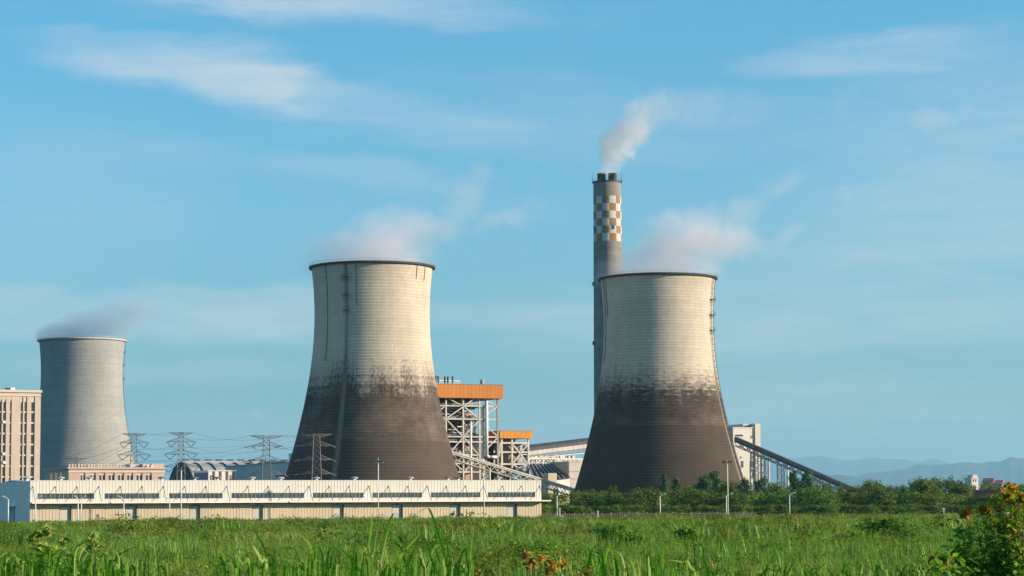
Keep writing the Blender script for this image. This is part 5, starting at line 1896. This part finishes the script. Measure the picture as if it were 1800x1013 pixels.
# taller reedy tufts here and there, most of them near the warehouse and the fence
for k_ in range(120):
    y_ = rng.uniform(430, 690) if k_ < 80 else rng.uniform(110, 430)
    x_ = rng.uniform(-0.235, 0.235) * y_
    if (x_ - wo2[0]) * wn_[0] + (y_ - wo2[1]) * wn_[1] < 5 and x_ < 14:
        continue
    for q_ in range(rng.randint(3, 9)):
        pts.append(np.array([[x_ + rng.randn() * 1.6, y_ + rng.randn() * 1.2, 0.0]]))
        idx.append(np.array([rng.choice([3, 4, 5, 5, 11, 12])]))
        scl.append(np.array([rng.uniform(1.25, 2.1)]))
        rot.append(np.array([rng.rand() * 6.28]))
pts = np.concatenate(pts).astype(np.float32)
idx = np.concatenate(idx).astype(np.int32)
scl = np.concatenate(scl).astype(np.float32)
rot = np.concatenate(rot).astype(np.float32)
me = bpy.data.meshes.new('grass_field')
me.vertices.add(len(pts))
me.vertices.foreach_set('co', pts.ravel())
for nm, typ, arr in (('pick', 'INT', idx), ('size', 'FLOAT', scl), ('turn', 'FLOAT', rot)):
    at = me.attributes.new(nm, typ, 'POINT')
    at.data.foreach_set('value', arr)
print('grass tufts', len(pts))
gobj = obj('grass_field', me, None)
me.materials.append(GRASS)
tag(gobj, 'tall green grass covering the whole field before the warehouse', 'grass', kind='stuff')
ng = bpy.data.node_groups.new('scatter', 'GeometryNodeTree')
ng.interface.new_socket('Geometry', in_out='INPUT', socket_type='NodeSocketGeometry')
ng.interface.new_socket('Geometry', in_out='OUTPUT', socket_type='NodeSocketGeometry')
gi, go = ng.nodes.new('NodeGroupInput'), ng.nodes.new('NodeGroupOutput')
ci = ng.nodes.new('GeometryNodeCollectionInfo')
ci.inputs['Collection'].default_value = tcol
ci.inputs['Separate Children'].default_value = True
ci.inputs['Reset Children'].default_value = True
iop = ng.nodes.new('GeometryNodeInstanceOnPoints')
iop.inputs['Pick Instance'].default_value = True


def named(nm, typ):
    nd = ng.nodes.new('GeometryNodeInputNamedAttribute')
    nd.data_type = typ
    nd.inputs[0].default_value = nm
    return nd.outputs[0]


cx_ = ng.nodes.new('ShaderNodeCombineXYZ')
ng.links.new(named('turn', 'FLOAT'), cx_.inputs[2])
ng.links.new(gi.outputs[0], iop.inputs['Points'])
ng.links.new(ci.outputs[0], iop.inputs['Instance'])
ng.links.new(named('pick', 'INT'), iop.inputs['Instance Index'])
e2r = ng.nodes.new('FunctionNodeEulerToRotation')
ng.links.new(cx_.outputs[0], e2r.inputs[0])
ng.links.new(e2r.outputs[0], iop.inputs['Rotation'])
ng.links.new(named('size', 'FLOAT'), iop.inputs['Scale'])
ng.links.new(iop.outputs[0], go.inputs[0])
gobj.modifiers.new('scatter', 'NODES').node_group = ng


# ------------------------------------------------------------------ bushes in the field
def field_bush(px, Y, ytop, wpx, seed, leafm, label, squash=1.0, n_=300, leaf=0.03):
    p0 = P(px, 905, Y)
    H = P(px, ytop, Y).z
    W = wpx / FPX * Y * 1.2
    root = empty('field_bush', (p0.x, Y, 0), seed, label, 'bush')
    root.scale = (W, W, H)
    obj('stem', trunk_mesh(seed, 'round'), M_BARK, root)
    obj('foliage', crown_mesh(seed + 70, 'round', n_, 8, leaf), leafm, root)
    return root


field_bush(1560, 128, 899, 92, 1, LEAF_C, 'bright green leafy bush standing out of the grass before the right hand trees', n_=420, leaf=0.034)
field_bush(1495, 112, 922, 56, 2, LEAF_C, 'small bright bush in the grass, left of the bigger bright bush', n_=260, leaf=0.04)
field_bush(1088, 115, 912, 76, 3, LEAF_C, 'dark green bush in the grass below the right hand cooling tower', n_=420, leaf=0.034)
field_bush(1205, 110, 916, 34, 4, LEAF_C, 'narrow leafy weed in the grass below the right hand cooling tower', n_=120, leaf=0.07)
field_bush(1330, 88, 950, 110, 5, LEAF_C, 'low spreading weed in the grass at the middle right', n_=360, leaf=0.035)
field_bush(930, 80, 946, 90, 6, LEAF_C, 'low dark weed in the grass below the warehouse end', n_=330, leaf=0.035)

# ------------------------------------------------------------------ tall reeds close to the camera


def reed_blade(parent, pts_px, Y, wpx, m, tone=None, dy=0.0):
    """one arching leaf: pixel path from its foot (below the frame) to its tip"""
    tone = random.random() if tone is None else tone
    world = [P(x, y, Y + dy * i) - Vector(parent.location) for i, (x, y) in enumerate(pts_px)]
    # carry the leaf down to the ground
    foot = Vector((world[0].x * 0.6, world[0].y * 0.6, 0.0))
    ctrl = [foot] + world
    # Catmull-Rom through the control points
    pts_ = []
    for i in range(len(ctrl) - 1):
        p0, p1, p2, p3 = ctrl[max(i - 1, 0)], ctrl[i], ctrl[i + 1], ctrl[min(i + 2, len(ctrl) - 1)]
        ns = 7
        for k in range(ns):
            s = k / ns
            pts_.append(0.5 * ((2 * p1) + (p2 - p0) * s + (2 * p0 - 5 * p1 + 4 * p2 - p3) * s * s + (3 * p1 - p0 - 3 * p2 + p3) * s ** 3))
    pts_.append(ctrl[-1])
    W = wpx / FPX * Y * 0.72
    vs, fs, rn = [], [], []
    n_ = len(pts_)
    side0 = Vector((math.cos(tone * 1.4 - 0.7), math.sin(tone * 1.4 - 0.7), 0))
    for i, p in enumerate(pts_):
        s = i / (n_ - 1)
        tng = (pts_[min(i + 1, n_ - 1)] - pts_[max(i - 1, 0)]).normalized()
        sd = (side0 - tng * side0.dot(tng)).normalized()
        nr = tng.cross(sd)
        wv_ = W * max(0.03, (1 - max(0, (s - 0.35) / 0.65) ** 1.5)) * min(1, 0.5 + s)
        vs += [p - sd * wv_ / 2 + nr * wv_ * 0.16, p, p + sd * wv_ / 2 + nr * wv_ * 0.16]
        rn += [tone, max(0, tone - 0.25), tone]
    for i in range(n_ - 1):
        a = 3 * i
        fs += [(a, a + 1, a + 4, a + 3), (a + 1, a + 2, a + 5, a + 4)]
    me = bpy.data.meshes.new('blade')
    me.from_pydata([tuple(v_) for v_ in vs], [], fs)
    me.polygons.foreach_set('use_smooth', [True] * len(me.polygons))
    set_rnd(me, rn)
    return obj('blade', me, m, parent)


def reed_clump(px, Y, label, blades, filler, seed):
    p0 = P(px, 905, Y)
    root = empty('reed_clump', (p0.x, Y, 0), 0, label, 'reed', 'tall reeds close to the camera')
    r_ = random.Random(seed)
    for path, wd, pale in blades:
        reed_blade(root, path, Y + r_.uniform(-0.4, 0.4), wd, REEDPALE if pale else REED, r_.random(), r_.uniform(-0.05, 0.05))
    for (x0, x1, y0, y1, n_) in filler:
        for i in range(n_):
            x = r_.uniform(x0, x1)
            yt = r_.uniform(y0, y1)
            ln__ = r_.uniform(-34, 34)
            path = [(x, 1075), (x + ln__ * 0.25, yt + (1013 - yt) * 0.5), (x + ln__ * 0.8, yt + 8)]
            if r_.random() < 0.6:
                path.append((x + ln__ * 1.5 + math.copysign(8, ln__), yt + r_.uniform(2, 26)))
            reed_blade(root, path, Y + r_.uniform(-1.2, 1.2), r_.uniform(3.0, 7.5), REEDPALE if r_.random() < 0.22 else REED, r_.random(), r_.uniform(-0.08, 0.08))
    return root


reed_clump(690, 12.0, 'tall reed clump whose longest blades reach up across the middle of the warehouse',
           [([(636, 1030), (648, 960), (654, 915), (657, 891)], 6, 0), ([(648, 1040), (655, 975), (662, 935), (665, 922)], 9, 1),
            ([(662, 1040), (672, 970), (683, 925), (692, 904), (703, 908)], 11, 0), ([(664, 1040), (668, 1000), (676, 960), (683, 930)], 8, 1),
            ([(790, 1050), (782, 985), (768, 935), (756, 899), (748, 894), (733, 903)], 10, 0), ([(826, 1050), (824, 985), (821, 930), (820, 899), (823, 896)], 6, 1),
            ([(690, 1050), (700, 990), (715, 965), (733, 945), (740, 938)], 8, 1), ([(560, 1050), (548, 970), (537, 948), (521, 938)], 8, 0),
            ([(815, 1050), (814, 990), (813, 945)], 5, 1), ([(800, 1050), (788, 975), (785, 930)], 7, 0), ([(622, 1050), (618, 990), (604, 970), (592, 952)], 6, 0),
            ([(585, 1050), (600, 985), (612, 975)], 7, 1), ([(570, 1050), (565, 1000), (573, 975), (575, 964)], 8, 1)],
           [(545, 700, 938, 1005, 74), (700, 850, 945, 1008, 56)], 1)
reed_clump(450, 11.0, 'reed clump with pale yellowish blades left of the tallest reeds',
           [([(470, 1050), (460, 990), (446, 962), (441, 957)], 9, 1), ([(440, 1050), (428, 995), (412, 975)], 6, 1), ([(500, 1050), (490, 1000), (470, 990), (462, 985)], 6, 1), ([(410, 1050), (404, 1000), (386, 992)], 7, 1),
            ([(480, 1050), (468, 975), (452, 940), (448, 930)], 6, 0)],
           [(380, 540, 950, 1010, 60)], 2)
reed_clump(230, 11.5, 'reed clump with one long dark leaf bowing over a paler blade near the leafy weed',
           [([(160, 1060), (175, 1000), (185, 970), (205, 945), (214, 944), (226, 958), (229, 972)], 5, 1), ([(190, 1060), (205, 985), (220, 970), (248, 958)], 11, 0),
            ([(200, 1060), (209, 1000), (207, 975), (196, 967)], 6, 1), ([(175, 1060), (180, 985), (200, 950), (208, 945)], 6, 0), ([(215, 1050), (210, 1000), (195, 985)], 5, 0)],
           [(120, 300, 958, 1010, 56)], 3)
reed_clump(50, 11.0, 'reed clump filling the bottom corner by the leafy weed on the left',
           [([(62, 1060), (62, 1000), (59, 962)], 7, 1), ([(92, 1060), (94, 990), (97, 955), (104, 944), (112, 958)], 6, 1), ([(100, 1060), (103, 1010), (99, 990)], 8, 0), ([(20, 1060), (12, 1000), (26, 985)], 8, 0),
            ([(46, 1060), (40, 985), (36, 945)], 5, 0)],
           [(-10, 140, 945, 1010, 70)], 4)
reed_clump(1080, 13.0, 'reed clump with a single dark slanting blade below the right hand cooling tower',
           [([(1040, 1060), (1054, 1010), (1080, 980), (1103, 960)], 7, 0), ([(1116, 1060), (1113, 1000), (1115, 985)], 5, 1), ([(1150, 1060), (1146, 1000), (1142, 968), (1146, 962)], 6, 0),
            ([(1010, 1060), (1004, 1005), (1006, 975)], 4, 1), ([(1185, 1060), (1200, 1000), (1212, 955)], 5, 0)],
           [(1030, 1260, 950, 1010, 70)], 5)
reed_clump(1390, 13.5, 'low reed clump between the slanting blade and the flowering shrub',
           [([(1230, 1060), (1231, 1000), (1229, 985)], 4, 1), ([(1420, 1060), (1440, 1000), (1466, 985)], 5, 0)],
           [(1240, 1620, 982, 1012, 70)], 6)

# ------------------------------------------------------------------ leafy plants close to the camera
LEAF_S = leafmat('shrub_leaves', (0.035, 0.180, 0.020), (0.28, 0.48, 0.06), None, 0.45, rough=0.4)
LEAF_Y = leafmat('young_shrub_leaves', (0.17, 0.36, 0.03), (0.40, 0.50, 0.06), None, 0.4)
LEAF_O = leafmat('orange_shoots', (0.46, 0.17, 0.04), (0.44, 0.44, 0.05), None, 0.4)
LEAF_R = leafmat('reddish_leaves', (0.62, 0.27, 0.12), (0.50, 0.50, 0.09), None, 0.45)


def leaf_shape(seed, ln__, wd, curl):
    """one leaf with a folded midrib, growing along +x from its stalk"""
    rr = random.Random(seed)
    n_ = 5
    vs, fs = [], []
    for i in range(n_ + 1):
        s = i / n_
        wv_ = wd * math.sin(math.pi * min(1, 0.08 + 0.92 * s) ** 0.85)
        z = -curl * s * s * ln__
        vs += [(s * ln__, -wv_ / 2, z + wv_ * 0.15), (s * ln__, 0, z), (s * ln__, wv_ / 2, z + wv_ * 0.15)]
    for i in range(n_):
        a = 3 * i
        fs += [(a, a + 1, a + 4, a + 3), (a + 1, a + 2, a + 5, a + 4)]
    me = bpy.data.meshes.new('leaf')
    me.from_pydata(vs, [], fs)
    me.polygons.foreach_set('use_smooth', [True] * len(me.polygons))
    set_rnd(me, [rr.random()] * len(vs))
    return me


def leafy_plant(name, label, cat, Y, blobs, mats, nleaf, size, seed, tips=None, tipmat=None, extra=0, ntip=7):
    """blobs: (px, py, rx, ry) areas the twigs reach; mats: [(material, weight)]; leaves sit on twigs from the ground"""
    rr = random.Random(seed)
    c0 = P(blobs[0][0], 905, Y)
    root = empty(name, (c0.x, Y, 0), 0, label, cat)
    o = Vector((c0.x, Y, 0))
    twigs = []
    for (bx_, by_, rx, ry) in blobs:
        for k in range(max(4, int(rx * ry / 110))):
            a = rr.random() * 6.283
            r = math.sqrt(rr.random())
            e = P(bx_ + rx * r * math.cos(a), by_ + ry * r * math.sin(a), Y + rr.uniform(-0.22, 0.22)) - o
            twigs.append(e)
    st = MB()
    for e in twigs:
        mid = Vector((e.x * 0.5, e.y * 0.6, e.z * 0.55))
        st.path([(e.x * 0.18, e.y * 0.2, 0), mid, e], [0.009, 0.006, 0.002], 5)
    st.build('stems', M_BARK, root)
    pool = []
    for i in range(10):
        pool.append(leaf_shape(seed * 31 + i, size * rr.uniform(0.75, 1.3), size * rr.uniform(0.42, 0.62), rr.uniform(0.0, 0.35)))
    bym = {}
    wts = [w_ for _, w_ in mats]
    foliage = MB()
    frn = []
    for i in range(nleaf + extra):
        e = rr.choice(twigs)
        s = rr.uniform(0.80, 1.01)
        base = Vector((e.x * (0.5 + 0.5 * s), e.y, e.z * s)) + Vector((rr.gauss(0, size * 0.55), rr.gauss(0, size * 0.55), rr.gauss(0, size * 0.5)))
        rot_ = Euler((rr.uniform(-0.9, 0.9), rr.uniform(-1.0, 0.5), rr.uniform(0, 6.283)))
        me0 = rr.choice(pool)
        if i < nleaf:
            m_ = rr.choices([m__ for m__, _ in mats], wts)[0]
            key = (me0.name, m_.name)
            if key not in bym:
                mm = me0.copy()
                mm.name = 'leaf'
                mm.materials.clear()
                mm.materials.append(m_)
                bym[key] = mm
            lo_ = obj('leaf', bym[key], None, root)
            lo_.location = base
            lo_.rotation_euler = rot_
        else:
            R3 = rot_.to_matrix()
            foliage.add([R3 @ v_.co + base for v_ in me0.vertices], [tuple(p_.vertices) for p_ in me0.polygons])
            frn += [rr.random()] * len(me0.vertices)
    if extra:
        fo = foliage.build('foliage', mats[0][0], root)
        set_rnd(fo.data, frn)
        tag(fo, kind='stuff')
    for (tx, ty) in (tips or []):
        e = P(tx, ty, Y + rr.uniform(-0.2, 0.2)) - o
        mb = MB()
        rn_ = []
        for k in range(ntip):
            me0 = rr.choice(pool)
            R3 = Euler((rr.uniform(-0.5, 0.5), rr.uniform(-0.9, 0.1), rr.uniform(0, 6.283))).to_matrix() @ Matrix.Scale(0.36, 3)
            mb.add([R3 @ v_.co + e + Vector((rr.gauss(0, size * 0.42), rr.gauss(0, size * 0.42), rr.gauss(0, size * 0.36))) for v_ in me0.vertices], [tuple(p_.vertices) for p_ in me0.polygons])
            rn_ += [rr.random()] * len(me0.vertices)
        so = mb.build('young_shoot', tipmat, root)
        set_rnd(so.data, rn_)
        MB().path([(e.x * 0.5, e.y * 0.6, e.z * 0.6), e], [0.006, 0.002], 5).build('shoot_stem', M_BARK, so)
    return root


tipsR = [(1748, 882), (1757, 889), (1767, 871), (1776, 858), (1782, 868), (1783, 880), (1787, 896), (1790, 902), (1797, 876), (1697, 905), (1732, 898), (1779, 915), (1784, 928), (1776, 943), (1781, 956), (1796, 941), (1759, 975), (1752, 981), (1762, 985), (1679, 973), (1690, 972), (1766, 1000), (1800, 915), (1757, 922)]
leafy_plant('flowering_shrub', 'leafy green shrub with orange shoots filling the bottom right corner', 'shrub', 14.0,
            [(1790, 935, 50, 70), (1745, 950, 50, 48), (1705, 922, 34, 18), (1720, 985, 62, 40), (1800, 885, 22, 24), (1790, 1010, 60, 50), (1690, 950, 26, 26), (1770, 900, 22, 26)],
            [(LEAF_S, 0.66), (LEAF_Y, 0.34)], 300, 0.048, 5, tipsR, LEAF_O, 3000, 6)
leafy_plant('low_shrub_sprig', 'dark leafy sprig at the bottom edge just left of the flowering shrub', 'shrub', 13.0,
            [(1650, 1005, 26, 22), (1672, 990, 20, 16)], [(LEAF_S, 1.0)], 120, 0.05, 6, [(1664, 985), (1645, 992)], LEAF_O, 160)
leafy_plant('orange_weed', 'weed with reddish orange leaves at the bottom edge near the middle', 'weed', 12.0,
            [(935, 990, 20, 18), (975, 998, 22, 16), (1020, 1004, 14, 10)], [(REED, 0.5), (LEAF_Y, 0.2), (LEAF_R, 0.3)], 160, 0.035, 7,
            [(926, 978), (936, 986), (952, 981), (968, 991), (975, 998), (988, 993), (930, 996), (1028, 1003), (962, 1006), (836, 1006)], LEAF_R, 120, 6)
leafy_plant('leafy_weed', 'bushy leafy weed with yellowing leaves at the lower left', 'weed', 12.0,
            [(95, 965, 42, 26), (60, 990, 40, 20), (130, 995, 36, 22)], [(LEAF_S, 0.55), (REED, 0.25), (LEAF_Y, 0.2)], 220, 0.045, 8,
            [(58, 948), (85, 934), (112, 950), (76, 962), (93, 965), (70, 938)], REEDPALE, 350, 4)
leafy_plant('feathery_weed', 'weed with dark feathery leaves and a yellow tip right of the bushy weed', 'weed', 12.0,
            [(165, 972, 18, 22), (178, 982, 14, 14), (150, 985, 14, 14)], [(LEAF_S, 0.5), (LEAF_Y, 0.25), (LEAF_R, 0.25)], 150, 0.032, 9,
            [(165, 943), (162, 951), (167, 957), (158, 965)], REEDPALE, 80, 4)

# ------------------------------------------------------------------ steam and smoke


def plume(name, label, Y, blobs, dens, nscale, warp_, col_, aniso=0.35, thick=1.0, contrast=(0.38, 0.68), seed=0.0, cat='steam'):
    """blobs: (px, py, rx, ry, tilt_deg, weight) puffs at distance Y; one closed box of vapour round them"""
    m = bpy.data.materials.new(name + '_vapour')
    m.use_nodes = True
    nt = m.node_tree
    t = NT(nt)
    nt.nodes.remove(nt.nodes['Principled BSDF'])
    out = nt.nodes['Material Output']
    ge_ = t.n('NewGeometry')
    pos = ge_.outputs['Position']
    w1 = t.v('SCALE', t.v('SUBTRACT', t.noise(t.v('ADD', pos, (seed, seed, seed)), nscale, 4, 0.6, 'Color'), (0.5, 0.5, 0.5)), warp_)
    pw_ = t.v('ADD', pos, w1)
    tot = None
    lo_ = Vector((1e9,) * 3)
    hi_ = Vector((-1e9,) * 3)
    for (bx_, by_, rx, ry, tilt, wt) in blobs:
        c0 = P(bx_, by_, Y)
        k = Y / FPX
        RX, RZ = rx * k, ry * k
        RY = max(RX, RZ) * 0.8 * thick
        k_ = t.mapping(pw_, loc=c0, rot=(0, rad(-tilt), 0), scale=(RX, RY, RZ), typ='TEXTURE')
        q_ = t.mr(t.v('LENGTH', k_), 1.0, 0.35, 0.0, wt)
        tot = q_ if tot is None else t.m('MAXIMUM', tot, q_)
        R_ = max(RX, RZ) + warp_ * 0.4
        for s in (-1, 1):
            for ax in range(3):
                ext = (RX if abs(tilt) < 8 else R_, RY, RZ if abs(tilt) < 8 else R_)[ax] + warp_ * 0.25
                lo_[ax] = min(lo_[ax], c0[ax] - ext)
                hi_[ax] = max(hi_[ax], c0[ax] + ext)
    nz_ = t.noise(t.v('ADD', pos, (seed * 2, 0, seed)), nscale * 1.7, 5, 0.6)
    d_ = t.m('MULTIPLY', tot, t.mr(nz_, contrast[0], contrast[1], 0.28, 1.0))
    d_ = t.m('MULTIPLY', d_, dens)
    pv = t.n('VolumePrincipled')
    pv.inputs['Color'].default_value = (*col_, 1)
    pv.inputs['Anisotropy'].default_value = aniso
    t.l(d_, pv.inputs['Density'])
    t.l(pv.outputs[0], out.inputs['Volume'])
    c_ = (lo_ + hi_) / 2
    mb = MB().box(lo_.x - c_.x, hi_.x - c_.x, lo_.y - c_.y, hi_.y - c_.y, lo_.z - c_.z, hi_.z - c_.z)
    o = mb.build(name, m)
    o.location = c_
    return tag(o, label, cat)


plume('steam_plume', 'pale lilac steam drifting off the cooling tower behind the warehouse', 844,
      [(655, 458, 142, 34, 0, 1.0), (655, 440, 132, 48, 0, 0.75), (680, 418, 112, 56, 4, 0.7), (600, 444, 66, 40, 12, 0.5), (725, 415, 84, 42, 14, 0.55), (775, 405, 76, 36, 25, 0.34), (815, 345, 70, 54, 42, 0.24), (855, 300, 30, 38, 60, 0.24), (880, 385, 90, 20, 18, 0.18), (935, 360, 26, 26, 50, 0.2), (800, 372, 50, 40, 35, 0.2)],
      0.095, 0.05, 24.0, (0.98, 0.945, 0.97), 0.0, 1.0, (0.30, 0.66), 3.0)
plume('steam_plume', 'pale steam drifting off the cooling tower in front of the chimney', 892,
      [(1160, 476, 134, 34, 0, 1.0), (1165, 456, 124, 46, 0, 0.75), (1210, 428, 126, 64, 5, 0.75), (1262, 422, 72, 46, 0, 0.8), (1305, 436, 52, 30, 10, 0.4), (1215, 392, 80, 30, 10, 0.4), (1375, 420, 70, 24, 30, 0.18), (1480, 342, 22, 30, 60, 0.22), (1375, 325, 60, 24, 22, 0.15), (1300, 380, 70, 26, 25, 0.22), (1100, 458, 30, 26, 40, 0.5)],
      0.105, 0.05, 24.0, (0.985, 0.955, 0.97), 0.0, 1.0, (0.30, 0.66), 9.0)
plume('steam_plume', 'steam coloured blue grey as if shaded, just clearing the far pale cooling tower', 1211,
      [(145, 588, 98, 28, 0, 0.9), (180, 572, 92, 38, 8, 0.8), (232, 556, 56, 34, 10, 0.7), (205, 545, 60, 30, 20, 0.5)],
      0.13, 0.05, 22.0, (0.60, 0.76, 0.86), 0.0, 1.0, (0.30, 0.66), 15.0)  # low bluish albedo puts the plume's shaded look into its colour
plume('smoke_plume', 'dense white smoke blowing away from the top of the chequered chimney', 1250,
      [(1069, 297, 22, 20, 0, 1.0), (1075, 272, 32, 32, 20, 1.0), (1088, 250, 44, 40, 35, 0.95), (1106, 232, 48, 40, 35, 0.85), (1122, 206, 46, 40, 40, 0.42), (1155, 192, 66, 44, 15, 0.14), (1225, 190, 90, 50, 5, 0.05), (1300, 195, 90, 44, 5, 0.025)],
      0.17, 0.11, 15.0, (0.992, 0.972, 0.968), 0.0, 1.0, (0.30, 0.60), 21.0, 'smoke')
for i, (bl, lb, sd) in enumerate([([(1480, 188, 40, 34, 40, 0.5), (1500, 160, 26, 22, 50, 0.35)], 'faint pinkish wisp of smoke floating right of the chimney', 31.0),
                                  ([(1630, 212, 62, 24, -4, 0.75), (1690, 195, 34, 34, 40, 0.3), (1600, 205, 40, 16, 0, 0.4)], 'faint pinkish wisp of smoke farthest from the chimney', 41.0)]):
    plume('smoke_wisp', lb, 1250, bl, 0.022, 0.04, 18.0, (0.998, 0.97, 0.97), 0.0, 1.0, (0.36, 0.64), sd, 'smoke')

# ------------------------------------------------------------------ haze
hzm = bpy.data.materials.new('haze_air')
hzm.use_nodes = True
nt = hzm.node_tree
nt.nodes.remove(nt.nodes['Principled BSDF'])
pv = nt.nodes.new('ShaderNodeVolumePrincipled')
pv.inputs['Color'].default_value = (0.45, 0.80, 1.0, 1)
pv.inputs['Density'].default_value = 3.0e-5
pv.inputs['Anisotropy'].default_value = 0.2
nt.links.new(pv.outputs[0], nt.nodes['Material Output'].inputs['Volume'])
hb = MB().box(-R - 50, R + 50, -R - 50, R + 50, -1.0, 1400.0).build('haze', hzm)
tag(hb, 'thin blue summer haze over the whole plain', 'haze', kind='stuff')
